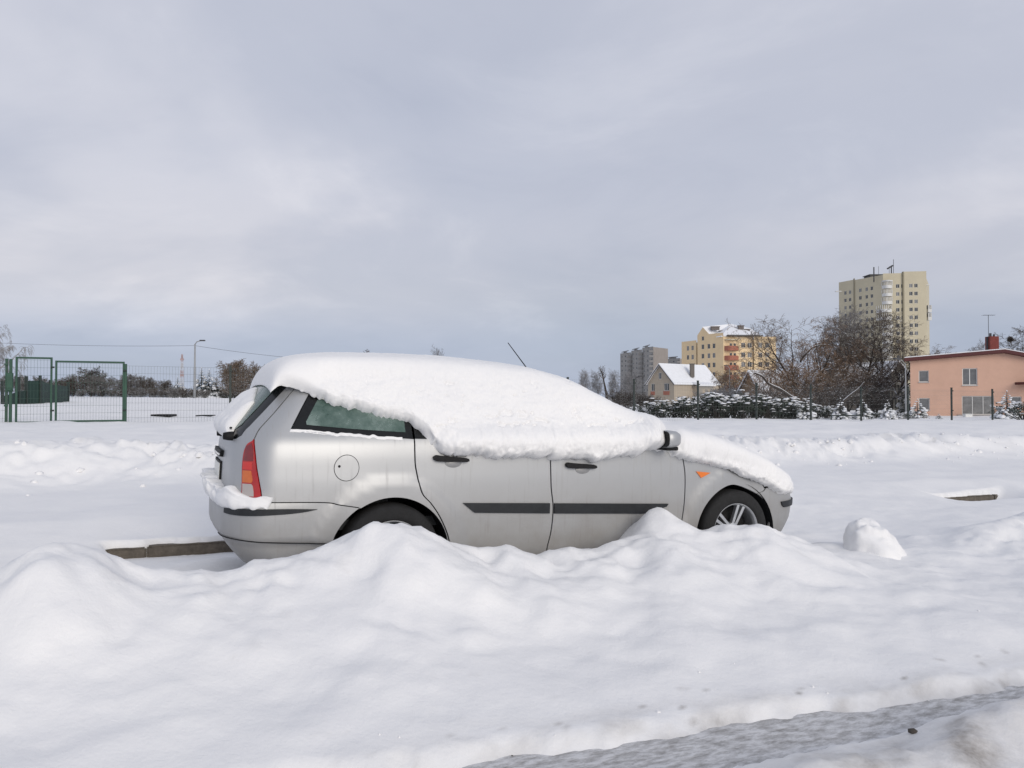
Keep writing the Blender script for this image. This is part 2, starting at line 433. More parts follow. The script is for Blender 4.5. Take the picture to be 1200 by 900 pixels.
# ---- kerb
KERB = mat('kerb_stone', (.115,.098,.078), .85, var=.35, vscale=14, bump=.5, bscale=60)
kr = empty('kerb', (0,0,0), TH); tag(kr, kind='structure')
def kerb_mesh():
    bm = bmesh.new(); bmesh.ops.create_cube(bm, size=1)
    for v in bm.verts: v.co = Vector((v.co.x*.996, v.co.y*.15, v.co.z*.36))
    bmesh.ops.bevel(bm, geom=[e for e in bm.edges if e.calc_face_angle(0) > .5], offset=.012, segments=2, affect='EDGES')
    me = bpy.data.meshes.new('kerb_stone'); bm.to_mesh(me); bm.free(); me.materials.append(KERB); return me
km = kerb_mesh()
for i in range(16):
    o = obj('kerb_stone', km, None, kr); a = -3.6+i; o.location = (a, 6.61+random.uniform(-.006,.006), float(slope(a))+.09-.18+random.uniform(-.005,.005)); o.rotation_euler = (0, .0125, random.uniform(-.004,.004))

# ---- broken snow clods lying along the ridges, too many to count
def clod(mb, p, r, rnd):
    base = [(0,0,1),(.9,0,.35),(.28,.86,.4),(-.73,.53,.3),(-.73,-.53,.42),(.28,-.86,.33),(.72,.5,-.4),(-.3,.9,-.4),(-.9,0,-.4),(-.3,-.9,-.4),(.72,-.5,-.4)]
    V = [Vector(v)*r*rnd.uniform(.65,1.25) for v in base]
    R = Matrix.Rotation(rnd.uniform(0,6.28), 3, 'Z')
    F = [(0,1,2),(0,2,3),(0,3,4),(0,4,5),(0,5,1),(1,6,2),(2,6,7),(2,7,3),(3,7,8),(3,8,4),(4,8,9),(4,9,5),(5,9,10),(5,10,1),(1,10,6)]
    mb.add([R@v+Vector(p) for v in V], F)
rc = random.Random(5)
mb = MB()
for i in range(470):
    if i < 430: a, t, r = rc.uniform(-9, 24), 10.35+rc.gauss(0, .45), abs(rc.gauss(0, .025))+.012
    elif i < 445: a, t, r = rc.uniform(-2.5, 7), 2.6+rc.gauss(0, .2), abs(rc.gauss(0, .003))+.002
    elif i < 470: a, t, r = rc.uniform(1.2, 5), 2.37+rc.gauss(0, .07), abs(rc.gauss(0, .0035))+.002
    else: a, t, r = rc.uniform(-2.2, 6.5), min(4.3, 3.95+rc.gauss(0, .25)), abs(rc.gauss(0, .014))+.008
    x, y = to_xy(a, t); z = float(ground(np.array([x]), np.array([y]))[0])
    clod(mb, (x, y, z-r*(.1 if i < 470 else .35)), r, rc)
o = mb.build('snow_clods', SNOW, smooth=True); tag(o, 'small broken clods of snow scattered along the ploughed ridges', 'snow', kind='stuff')
# dark clods of frozen dirt on the snow near the rut
DIRT = mat('frozen_dirt', (.07,.06,.05), .9, var=.3, vscale=30)
for i, (px, py, r, lab) in enumerate([(632,862,.014,'dark frozen dirt clod lying alone on snow beside the rut, left of the others'),(1070,846,.014,'dark dirt clod at the far edge of the grey rut on the right'),(600,851,.005,'tiny dark crumb on the snow left of the frozen dirt clod')]):
    Y = (CAM_H-.09)*900/(py-466); p = at(px, py, Y); z = float(ground(np.array([p.x]), np.array([p.y]))[0])
    mb = MB(); clod(mb, (0,0,0), r, rc); o = mb.build('dirt_clod', DIRT, smooth=True); o.location = (p.x, p.y, z+r*.2); o.scale = (1.3,1,.8)
    tag(o, lab, 'dirt clod', 'dirt clods by the rut')
# rounded lump of snow ahead of the car
def snow_heap(name, loc, rx, ry, h, seed, n=44, lean=0.0):
    th = np.linspace(0, 2*math.pi, n+1)[:, None]; v = np.linspace(0, 1, 26)[None, :]
    r = np.sin(v*math.pi/2)**.8*(1+.30*v**7); z = h*np.cos(v*math.pi/2)**.85
    x = rx*r*np.cos(th); y = ry*r*np.sin(th); zz = z+0*th
    k = 1+.30*fbm(x/rx*1.2+seed, y/ry*1.2, zz/h*1.2, oct=4, seed=seed)
    P = np.stack([x*k+lean*zz, y*k, zz*k-.05], -1); P[-1] = P[0]
    o = obj(name, grid_mesh(name, P, flip=True), SNOW); o.location = loc; return o
Lx, Ly = to_xy(4.86, 4.12)
o = snow_heap('snow_lump', (Lx, Ly, float(ground(np.array([Lx]), np.array([Ly]))[0])-.05), .205, .20, .335, 4, lean=-.12)
tag(o, 'rounded lump of snow standing alone ahead of the car', 'snow lump')
# ------------------------------------------------------------------ the parked estate car
CAR_O = (-1.07680, 5.39675, 0.0); TILT = math.radians(1.0)
car = empty('parked_car', CAR_O); car.rotation_euler = (0, TILT, TH)
tag(car, 'silver estate car parked beside the snow bank, buried under thick snow', 'car')
def make_paint():
    m = bpy.data.materials.new('silver_paint'); m.use_nodes = True; MATS['paint'] = m
    L = m.node_tree.links.new; b = m.node_tree.nodes['Principled BSDF']
    b.inputs['Metallic'].default_value = .55; b.inputs['Coat Weight'].default_value = .12; b.inputs['Coat Roughness'].default_value = .25
    t = node(m, 'ShaderNodeTexCoord'); s = node(m, 'ShaderNodeSeparateXYZ'); L(t.outputs['Object'], s.inputs[0])
    n = node(m, 'ShaderNodeTexNoise'); n.inputs['Scale'].default_value = 3.5; n.inputs['Detail'].default_value = 9; n.inputs['Roughness'].default_value = .65; L(t.outputs['Object'], n.inputs['Vector'])
    # road film: splashed up from below, broken by noise
    z = node(m, 'ShaderNodeMapRange'); L(s.outputs['Z'], z.inputs[0]); z.inputs[1].default_value = .78; z.inputs[2].default_value = .22; z.inputs[3].default_value = 0; z.inputs[4].default_value = .95
    mu = node(m, 'ShaderNodeMath', operation='MULTIPLY'); L(z.outputs[0], mu.inputs[0])
    nr = node(m, 'ShaderNodeMapRange'); L(n.outputs[0], nr.inputs[0]); nr.inputs[1].default_value = .25; nr.inputs[2].default_value = .75; nr.inputs[3].default_value = .35; nr.inputs[4].default_value = 1.25
    L(nr.outputs[0], mu.inputs[1])
    # thin streaks and scuffs
    mp = node(m, 'ShaderNodeMapping'); mp.inputs['Scale'].default_value = (26, 6, 1.6); L(t.outputs['Object'], mp.inputs[0])
    n2 = node(m, 'ShaderNodeTexNoise'); n2.inputs['Scale'].default_value = 2.0; n2.inputs['Detail'].default_value = 5; L(mp.outputs[0], n2.inputs['Vector'])
    st = node(m, 'ShaderNodeMapRange'); L(n2.outputs[0], st.inputs[0]); st.inputs[1].default_value = .58; st.inputs[2].default_value = .8; st.inputs[3].default_value = 0; st.inputs[4].default_value = .3
    ad = node(m, 'ShaderNodeMath', operation='ADD', use_clamp=True); L(mu.outputs[0], ad.inputs[0]); L(st.outputs[0], ad.inputs[1])
    mx = node(m, 'ShaderNodeMix', data_type='RGBA'); L(ad.outputs[0], mx.inputs[0]); mx.inputs[6].default_value = (.435,.445,.455,1); mx.inputs[7].default_value = (.25,.235,.215,1)
    L(mx.outputs[2], b.inputs['Base Color'])
    r = node(m, 'ShaderNodeMapRange'); L(ad.outputs[0], r.inputs[0]); r.inputs[3].default_value = .45; r.inputs[4].default_value = .75; L(r.outputs[0], b.inputs['Roughness'])
    me = node(m, 'ShaderNodeMapRange'); L(ad.outputs[0], me.inputs[0]); me.inputs[3].default_value = .55; me.inputs[4].default_value = .05; L(me.outputs[0], b.inputs['Metallic'])
    return m
PAINT = make_paint()
BLACK = mat('black_plastic', (.009,.009,.010), .6, spec=.25, var=.2, vscale=30, bump=.15, bscale=120)
RUBBER = mat('tyre_rubber', (.013,.013,.0135), .85, var=.35, vscale=9, bump=.25, bscale=50)
DARKIN = mat('dark_underside', (.008,.008,.009), .9)
STRIP = mat('trim_strip', (.022,.024,.027), .55, spec=.3, var=.25, vscale=12)
ALLOY = mat('alloy', (.62,.63,.64), .35, metal=.8, var=.12, vscale=14)
CUP = mat('handle_cup', (.33,.33,.33), .4, metal=.5)
CHROME = mat('chrome', (.6,.6,.6), .2, metal=1.0)
RED = mat('lamp_red', (.40,.012,.010), .12, coat=.6, spec=.6, var=.12, vscale=20)
REDB = mat('lamp_red_bright', (.58,.025,.015), .12, coat=.6, spec=.6)
REDD = mat('lamp_red_dark', (.17,.01,.012), .12, coat=.6, spec=.6, var=.3, vscale=16)
AMBER = mat('lamp_amber', (.58,.13,.02), .12, coat=.6, spec=.6, var=.12, vscale=25)
CLEAR = mat('lamp_clear', (.42,.38,.36), .1, coat=.6, spec=.6)
ORANGE = mat('indicator_orange', (.80,.20,.03), .15, coat=.5)
SEATM = mat('seat_cloth', (.06,.065,.07), .9)
PLATE = mat('plate_white', (.72,.72,.68), .4, var=.08, vscale=30)
def make_glass(name, col, frost_lo, frost_hi):
    m = bpy.data.materials.new(name); m.use_nodes = True; MATS[name] = m
    L = m.node_tree.links.new; b = m.node_tree.nodes['Principled BSDF']
    t = node(m, 'ShaderNodeTexCoord')
    n = node(m, 'ShaderNodeTexNoise'); n.inputs['Scale'].default_value = 4; n.inputs['Detail'].default_value = 8; n.inputs['Roughness'].default_value = .7; L(t.outputs['Object'], n.inputs['Vector'])
    f = node(m, 'ShaderNodeMapRange'); L(n.outputs[0], f.inputs[0]); f.inputs[1].default_value = frost_lo; f.inputs[2].default_value = frost_hi
    mx = node(m, 'ShaderNodeMix', data_type='RGBA'); L(f.outputs[0], mx.inputs[0]); mx.inputs[6].default_value = (*col, 1); mx.inputs[7].default_value = (.36,.44,.42,1)
    L(mx.outputs[2], b.inputs['Base Color'])
    r = node(m, 'ShaderNodeMapRange'); L(f.outputs[0], r.inputs[0]); r.inputs[3].default_value = .08; r.inputs[4].default_value = .6; L(r.outputs[0], b.inputs['Roughness'])
    tr = node(m, 'ShaderNodeMapRange'); L(f.outputs[0], tr.inputs[0]); tr.inputs[3].default_value = .55; tr.inputs[4].default_value = .1; L(tr.outputs[0], b.inputs['Transmission Weight'])
    b.inputs['IOR'].default_value = 1.3
    return m
GLASS = make_glass('frosty_glass', (.14,.23,.20), .38, .80)
FRIT = mat('glass_border', (.008,.009,.010), .3, spec=.3, var=.3, vscale=30)

def spl(pts, n=6):
    P = [np.array(p, float) for p in pts]; out = []
    for i in range(len(P)-1):
        p0, p1, p2, p3 = P[max(i-1,0)], P[i], P[i+1], P[min(i+2,len(P)-1)]
        for k in range(n):
            u = k/n
            out.append(tuple(.5*((2*p1)+(-p0+p2)*u+(2*p0-5*p1+4*p2-p3)*u*u+(-p0+3*p1-3*p2+p3)*u**3)))
    out.append(tuple(P[-1])); return out
def arc(cx, cz, r, a0, a1, n=24):
    return [(cx+r*math.cos(math.radians(a0+(a1-a0)*i/n)), cz+r*math.sin(math.radians(a0+(a1-a0)*i/n))) for i in range(n+1)]
def inside(poly, x, y):
    p = np.array(poly); r = np.zeros(x.shape, bool); j = len(p)-1
    for i in range(len(p)):
        c = ((p[i,1] > y) != (p[j,1] > y)) & (x < (p[j,0]-p[i,0])*(y-p[i,1])/(p[j,1]-p[i,1]+1e-12)+p[i,0])
        r ^= c; j = i
    return r
def panel_data(outline, res=.035, off=0.0, thick=.014, surf=body, offf=None):
    o = []
    for i in range(len(outline)):
        p, q = np.array(outline[i]), np.array(outline[(i+1) % len(outline)])
        d = np.hypot(*(q-p))
        if d < 1e-5: continue
        n = max(1, int(math.ceil(d/res)))
        for k in range(n): o.append(tuple(p+(q-p)*k/n))
    P = np.array(o)
    gx = np.arange(P[:,0].min()+res*.5, P[:,0].max(), res); gz = np.arange(P[:,1].min()+res*.5, P[:,1].max(), res)
    G = np.stack(np.meshgrid(gx, gz, indexing='ij'), -1).reshape(-1, 2)
    if len(G):
        G = G[inside(o, G[:,0], G[:,1])]
    if len(G):
        d = np.min(np.hypot(G[:,None,0]-P[None,:,0], G[:,None,1]-P[None,:,1]), 1); G = G[d > res*.45]
    pts = [Vector(p) for p in o]+[Vector(g) for g in G]
    n = len(o)
    vc, ed, fc, *_ = delaunay_2d_cdt(pts, [(i, (i+1) % n) for i in range(n)], [], 1, 1e-6)
    V2 = np.array([tuple(v) for v in vc]); F = [list(f) for f in fc]
    oo = off+(offf(V2[:,0], V2[:,1]) if offf else 0*V2[:,0])
    V = surf(V2[:,0], V2[:,1], oo); Vb = surf(V2[:,0], V2[:,1], oo-thick)
    # orientation: the outside of the near half faces -y or +-x
    cnt = {}
    for f in F:
        for i in range(len(f)):
            e = (f[i], f[(i+1) % len(f)]); cnt[tuple(sorted(e))] = cnt.get(tuple(sorted(e)), 0)+1
    allV = [tuple(v) for v in V]; allF = [tuple(f) for f in F]
    k = len(allV)
    for f in F:
        for i in range(len(f)):
            e = (f[i], f[(i+1) % len(f)])
            if cnt[tuple(sorted(e))] == 1:
                a, b = e
                if abs(V[a][1]) < 1e-3 and abs(V[b][1]) < 1e-3: continue
                allV += [tuple(V[a]), tuple(V[b]), tuple(Vb[b]), tuple(Vb[a])]; allF.append((k+1, k, k+3, k+2)); k += 4
    return allV, allF
def panel(name, outline, mat_, parent=None, side='near', label=None, **kw):
    V, F = panel_data(outline, **kw)
    # make sure faces look outwards
    f = max(F[:200], key=lambda f: 1); a, b, c = (np.array(V[i]) for i in F[0][:3])
    nrm = np.cross(b-a, c-a); ctr = np.array([1.2, 0, .6])
    if np.dot(nrm, a-ctr) < 0: F = [t[::-1] for t in F]
    VF = [(x, -y, z) for x, y, z in V]; FF = [t[::-1] for t in F]
    if side == 'near': me = mesh(name, V, F)
    elif side == 'far': me = mesh(name, VF, FF)
    else:
        n = len(V); me = mesh(name, list(V)+VF, list(F)+[tuple(i+n for i in t) for t in FF])
        bm = bmesh.new(); bm.from_mesh(me)
        bmesh.ops.remove_doubles(bm, verts=[v for v in bm.verts if abs(v.co.y) < 1e-3], dist=1e-3)
        bm.to_mesh(me); bm.free()
    o = obj(name, me, mat_, parent or car, smooth=True)
    if label: o['label'] = label
    return o

G_ = .0045   # half of a panel gap
DC = spl([(.134,1.0),(.134,.87),(.146,.79),(.178,.672),(.236,.606),(.293,.525),(.345,.42),(.366,.335),(.368,.20)])
DB = spl([(1.058,.985),(1.062,.88),(1.068,.685),(1.085,.545),(1.078,.404),(1.057,.29),(1.05,.20)])
DA = spl([(2.118,.93),(2.133,.846),(2.149,.712),(2.143,.53),(2.121,.335),(2.11,.20)])
sh = lambda pts, d: [(x+d, z) for x, z in pts]
rev = lambda p: list(reversed(p))
TSEAM = spl([(-.80,1.375),(-.808,1.296),(-.825,1.143),(-.857,.998)])
LAMP_R = spl([(-.857,.998),(-.831,.90),(-.782,.708),(-.757,.652)])
BSEAM = spl([(-.757,.650),(-.684,.645),(-.406,.637),(-.31,.620),(-.200,.600)])
a_r0 = math.degrees(math.atan2(.604-.29, -.200)); 
arch_rear = arc(0, .29, RARCH, 122.5, -15, 30)
quarter = TSEAM[:-1]+LAMP_R[:-1]+BSEAM[:-1]+arch_rear+[(.352,.20)]+rev(sh(DC, -G_))[:-1]+[(.13,.998),(-.30,1.028),(-.655,1.052),(-.70,1.275),(-.60,1.315),(.13,1.335),(.13,1.385)]
# rear door, front door, front wing
rdoor = sh(DC, G_)+rev(sh(DB, -G_))
fdoor = sh(DB, G_)+rev(sh(DA, -G_))
arch_front = arc(AXF, .29, RARCH, 195, 52, 32)
wing = sh(DA, G_)+[(2.26,.20)]+arch_front+[(2.925,.590),(2.96,.605),(2.99,.66),(2.90,.74),(2.75,.80),(2.5,.86),(2.25,.915)]
def rb_off(q, z): return -.020*sstep((.425-.035*np.clip((q+.9)/.6,0,1)-z)/.010) - .010*sstep((z-.632)/.012)
rbump = [(q, z-.006) for q, z in BSEAM[1:]]+arc(0, .29, RARCH+.006, 122.5, 188, 14)+[(-.36,.24),(-.6,.245),(-.9,.25),(QRC,.26),(QRC,.655),(-1.2,.655),(-.93,.652),(-.757,.642)]
fbump = arc(AXF, .29, RARCH+.004, 51, -14, 14)+[(3.0,.20),(3.3,.20),(3.6,.205),(QFC,.21),(QFC,.585),(3.7,.585),(3.35,.59),(3.12,.605),(2.985,.612),(2.935,.588)]
LAMP_L = spl([(-.862,.994),(-.873,.985),(-.902,.965),(-.918,.92),(-.918,.847),(-.908,.690),(-.900,.662)])
tailgate = [(-.808,1.375),(-.816,1.296),(-.833,1.143),(-.865,.999)]+[(q-.005, z) for q, z in LAMP_L[4:]]+[(-.96,.662),(-1.2,.665),(QRC,.665),(QRC,.985),(-1.20,.985),(-1.02,.992),(-.965,1.015),(-.93,1.07),(-.905,1.16),(-.872,1.30),(-.875,1.34),(-.92,1.362),(QRC,1.385),(QRC,1.41),(-.9,1.40)]
rglass = [(QRC,.989),(-1.20,.989),(-1.02,.996),(-.969,1.019),(-.934,1.073),(-.909,1.16),(-.876,1.30),(-.879,1.337),(-.92,1.358),(QRC,1.381)]
def inset(poly, d):
    P = np.array(poly); n = len(P); out = []
    area = sum(P[i,0]*P[(i+1)%n,1]-P[(i+1)%n,0]*P[i,1] for i in range(n))
    sg = 1 if area > 0 else -1
    for i in range(n):
        e1 = P[i]-P[i-1]; e2 = P[(i+1)%n]-P[i]
        n1 = np.array([-e1[1], e1[0]])/(np.hypot(*e1)+1e-9)*sg; n2 = np.array([-e2[1], e2[0]])/(np.hypot(*e2)+1e-9)*sg
        b = n1+n2; b = b/max(.4, (b@b)/2)
        out.append(tuple(P[i]+b*d*1.0))
    return out
for side in ('near', 'far'):
    panel('rear_quarter_panel', quarter, PAINT, side=side)
    rd_ = panel('rear_door', rdoor, PAINT, side=side)
    fd_ = panel('front_door', fdoor, PAINT, side=side)
    fw_ = panel('front_wing', wing, PAINT, side=side)
    # rubbing strips
    panel('rubbing_strip', [(.447,.600),(1.056,.575),(1.056,.509),(.525,.537)], STRIP, rd_, side, off=.012, thick=.014)
    panel('rubbing_strip', [(1.09,.573),(2.0,.534),(1.985,.515),(1.80,.474),(1.09,.507)], STRIP, fd_, side, off=.012, thick=.014)
    # door handles: black grip over a scooped cup
    for dr, q0, z0 in ((rd_, .362, .878), (fd_, 1.285, .818)):
        hp = [(q0-.115,z0+.012),(q0-.10,z0+.022),(q0-.07,z0+.018),(q0-.03,z0+.014),(q0+.03,z0+.010),(q0+.09,z0+.004),(q0+.115,z0-.004),(q0+.118,z0-.018),(q0+.10,z0-.024),(q0+.03,z0-.020),(q0-.04,z0-.020),(q0-.09,z0-.016),(q0-.112,z0-.004)]
        h_ = panel('door_handle', hp, BLACK, dr, side, off=.030, thick=.034, res=.012)
        cup = [(q0+.02+.054*math.cos(k*.2618), z0-.026+.030*math.sin(k*.2618)) for k in range(24)]
        panel('handle_cup', cup, CUP, dr, side, off=.004, thick=.006, res=.012, offf=lambda q, z, q0=q0, z0=z0: .010*np.clip(1-np.hypot((q-q0-.02)/.054, (z-z0+.026)/.030)**2, 0, 1))
    # orange repeater
    panel('side_indicator', [(2.243,.757),(2.372,.744),(2.32,.722),(2.287,.709)], ORANGE, fw_, side, off=.008, thick=.01, res=.02)
    # quarter window: black border, frosty pane
    qw = [(.128,1.003),(-.30,1.033),(-.650,1.057),(-.694,1.272),(-.60,1.310),(.128,1.330)]
    ov = panel('quarter_window', qw, FRIT, None, side, off=-.004, thick=.01)
    panel('pane', [(.085,1.040),(-.28,1.062),(-.575,1.083),(-.592,1.10),(-.615,1.24),(-.56,1.275),(.085,1.298)], GLASS, ov, side, off=-.001, thick=.002)
    # upper frames and glass of the doors, hidden by the snow
    dw = panel('rear_door_window', [(.142,1.003),(1.05,.99),(1.05,1.33),(.142,1.335)], FRIT, None, side, off=-.004, thick=.012)
    dw = panel('front_door_window', [(1.066,.99),(2.05,.945),(1.80,1.12),(1.45,1.28),(1.066,1.33)], FRIT, None, side, off=-.004, thick=.012)
    # tail lamp and its lens fields
    lo = LAMP_L+[(-.86,.662),(-.80,.652)]+rev([(q-.006, z) for q, z in LAMP_R])
    tl = panel('tail_light', lo, RED, None, side, off=.004, thick=.02, res=.02)
    panel('dark_lens', [(-.906,.955),(-.868,.975),(-.852,.94),(-.842,.875),(-.912,.875)], REDD, tl, side, off=.0065, thick=.003, res=.015)
    panel('bright_lens', [(-.910,.868),(-.852,.868),(-.846,.825),(-.910,.825)], REDB, tl, side, off=.0065, thick=.003, res=.015)
    panel('amber_lens', [(-.910,.820),(-.851,.820),(-.838,.765),(-.844,.752),(-.906,.752)], AMBER, tl, side, off=.0065, thick=.003, res=.015)
    panel('clear_lens', [(-.905,.745),(-.845,.745),(-.836,.735),(-.820,.675),(-.900,.675)], CLEAR, tl, side, off=.0065, thick=.003, res=.015)
    # headlamps under the snow
    panel('headlight', [(2.99,.645),(3.12,.612),(3.42,.60),(3.46,.66),(3.30,.71),(3.05,.725),(2.92,.705)], CLEAR, None, side, off=.0, thick=.02)
# fuel flap on the near side only
panel('fuel_flap_gap', [(-.287+.0778*math.cos(k*.1309), .832+.0778*math.sin(k*.1309)) for k in range(48)], DARKIN, off=.0012, thick=.001, res=.02)
ff = panel('fuel_flap', [(-.287+.074*math.cos(k*.1309), .832+.074*math.sin(k*.1309)) for k in range(48)], PAINT, off=.0024, thick=.002, res=.02)
panel('keyhole', [(-.332+.008*math.cos(k*.5236), .842+.008*math.sin(k*.5236)) for k in range(12)], BLACK, ff, off=.0045, thick=.002, res=.02)
rbp = panel('rear_bumper', rbump, PAINT, side='both', offf=rb_off, res=.028)
for side in ('near', 'far'):
    panel('bumper_strip', spl([(-1.0,.598),(-.93,.603),(-.80,.606),(-.6,.604),(-.432,.597)])+spl([(-.432,.596),(-.50,.583),(-.60,.574),(-.80,.568),(-.92,.568),(-1.0,.572)]), STRIP, rbp, side, off=.006, thick=.012, res=.025)
for side in ('near', 'far'):
    panel('crease_shade_line', spl([(-1.15,.436),(-.95,.434),(-.80,.426),(-.60,.412),(-.375,.398)])+spl([(-.375,.392),(-.60,.406),(-.80,.420),(-.95,.428),(-1.15,.430)]), DARKIN, rbp, side, off=.0015, thick=.003, res=.03)  # thin dark strip painting in the shade line of the bumper fold
fbp = panel('front_bumper', fbump, PAINT, side='both', res=.035)
for side in ('near', 'far'):
    panel('bumper_strip', [(3.06,.500),(3.5,.500),(3.5,.455),(3.10,.455),(3.07,.475)], STRIP, fbp, side, off=.012, thick=.016, res=.03)
panel('grille', [(3.47,.60),(QFC,.60),(QFC,.69),(3.47,.67)], BLACK, side='both', off=-.01)
tg = panel('tailgate', tailgate, PAINT, side='both', res=.03)
rw = panel('rear_window', rglass, FRIT, tg, side='both', off=-.004, res=.04)
panel('glass_pane', inset(rglass[1:-1], .055)[0:1] and [(QRC,1.04),(-1.20,1.04),(-1.08,1.05),(-1.03,1.075),(-.995,1.16),(-.955,1.29),(-.97,1.325),(QRC,1.345)], GLASS, rw, side='both', off=-.001, thick=.002, res=.04)
# chrome-lipped handle bar and number plate
hb = panel('tailgate_handle', [(-1.36,.905),(QRC,.905),(QRC,.865),(-1.38,.865)], BLACK, tg, 'both', off=.022, thick=.024, res=.03)
panel('bright_lip', [(-1.365,.885),(QRC,.885),(QRC,.872),(-1.37,.872)], CHROME, tg, 'both', off=.026, thick=.004, res=.03)
np_ = panel('number_plate', [(-1.40,.835),(QRC,.835),(QRC,.715),(-1.40,.715)], BLACK, tg, 'both', off=.012, thick=.012, res=.03, label='number plate in a dark frame, half wiped of snow')
panel('plate_face', [(-1.412,.823),(QRC,.823),(QRC,.727),(-1.412,.727)], PLATE, np_, 'both', off=.015, thick=.003, res=.03)
# rear wiper arm
mb = MB(); W0 = body(QRC, 1.0, .03); W1 = body(-1.32, 1.035, .028); W2 = body(-1.10, 1.045, .022)
mb.tube([W0, W1, W2], [.012,.009,.006], 6); M_ = Matrix.Translation(Vector(W0)); mb.lathe([(0,.012),(.022,.01),(.026,-.02)], 14, M_@Matrix.Rotation(-math.pi/2, 4, 'Y'))
mb.build('rear_wiper', BLACK, tg, True)
mb = MB(); W0 = body(-1.08, .998, .03); mb.lathe([(0,.03),(.02,.028),(.026,.0),(.028,-.03)], 14, Matrix.Translation(Vector(W0))@Matrix.Rotation(-math.pi/2, 4, 'Y')); mb.build('window_latch', BLACK, tg, True)

# inner dark shell behind the gaps, arch liners, floor
inner = [(QRC,.26),(-.40,.24)]+arc(0,.29,.385,187,-7,30)+[(.42,.22),(2.18,.22)]+arc(AXF,.29,.385,190,-14,30)+[(QFC,.22),(QFC,.62),(3.05,.66),(2.1,.90),(1.05,.975),(.13,.99),(-.8,1.02),(-.93,1.0),(QRC,.98)]
panel('inner_shell', inner, DARKIN, side='both', off=-.042, thick=.004, res=.06)
mb = MB(); mb.box(-.75,3.2,-.42,.42,.17,.24); mb.box(.40,2.2,-.80,.80,.17,.23); mb.box(-.75,-.42,-.70,.70,.24,.30); mb.build('floor_pan', DARKIN, car)
for ax in (0, AXF):
    for s in (-1, 1):
        mb = MB(); Mx = Matrix.Translation((ax, 0, .29))@Matrix.Rotation(math.pi/2, 4, 'X')
        th = np.linspace(math.radians(-20), math.radians(200), 30)
        P = np.array([[(ax+.375*math.cos(a), s*yv, .29+.375*math.sin(a)) for yv in (.835, .45)] for a in th])
        k = len(mb.v); mb.v += [tuple(p) for p in P.reshape(-1,3)]
        for i in range(29): mb.f.append((k+2*i, k+2*i+1, k+2*i+3, k+2*i+2))
        mb.f.append(tuple(k+2*i+1 for i in range(30)))
        mb.build('wheel_arch_liner', DARKIN, car)

# roof, windscreen and bonnet carry the snow
TOPX = [(-.66,1.372),(-.60,1.40),(-.3,1.432),(.2,1.447),(.7,1.440),(1.05,1.415),(1.30,1.365),(1.6,1.21),(1.9,1.055),(2.20,.925),(2.6,.870),(2.95,.78),(3.2,.68),(3.36,.60)]
_tx = np.linspace(-.66, 3.36, 401); _tz = np.interp(_tx, [p[0] for p in TOPX], [p[1] for p in TOPX]); _k = np.hanning(25); _k /= _k.sum()
_tz = np.convolve(np.pad(_tz, 12, mode='reflect', reflect_type='odd'), _k, 'valid')
def topz(x): return np.interp(x, _tx, _tz)
def halfw(z, x): return np.interp(z, _zz, BZ)-.03*np.clip(-np.asarray(x)/.7,0,1)**2-.035*np.clip((np.asarray(x)-2.2)/.74,0,1.4)**2
def top_sheet(name, x0, x1, mat_, n=40):
    X = np.linspace(x0, x1, n)[:, None]; v = np.linspace(-1, 1, 31)[None, :]
    zc = topz(X); w = halfw(zc-.045, X)-.012; w = np.where(X > 2.95, w*np.sqrt(np.clip(1-((X-2.95)/.5)**2, .05, 1)), w)
    Z = zc-.045*np.abs(v)**2.6
    P = np.stack([X+0*v, w*v, Z+0*X], -1)
    return obj(name, grid_mesh(name, P), mat_, car)
top_sheet('roof', -.63, 1.20, PAINT); top_sheet('windscreen', 1.205, 2.19, FRIT); top_sheet('bonnet', 2.20, 3.33, PAINT)
for s in (-1, 1):
    mb = MB(); mb.tube([(x, s*.56, float(topz(x))+.0+ (.03 if -.5 < x < .95 else -.01)) for x in (-.58,-.5,-.2,.3,.8,.95,1.02)], .014, 8); mb.build('roof_rail', BLACK, car, True)
mb = MB(); mb.tube([(-.60,-.50,1.362),(-.615,-.45,1.368),(-.635,0,1.374),(-.615,.45,1.368),(-.60,.50,1.362)], .02, 8); mb.build('roof_spoiler', BLACK, car, True)
# cabin: seats that show faintly through the glass
for x, ys in ((.75,(-.36,.36)), (-.02,(-.38,0,.38))):
    for y in ys:
        mb = MB(); mb.box(x-.07, x+.07, y-.2, y+.2, .5, 1.02); mb.box(x-.05, x+.05, y-.11, y+.11, 1.04, 1.2); o = mb.build('seat', SEATM, car); bevel(o, .03)
mb = MB(); mb.box(-.72, .9, -.66, .66, .44, .5); mb.build('cabin_floor', SEATM, car)
# aerial
mb = MB(); mb.tube([(1.52,.0,1.20),(1.50,0,1.25),(1.12,0,1.69)], [.012,.006,.003], 6); mb.build('aerial', BLACK, car, True)
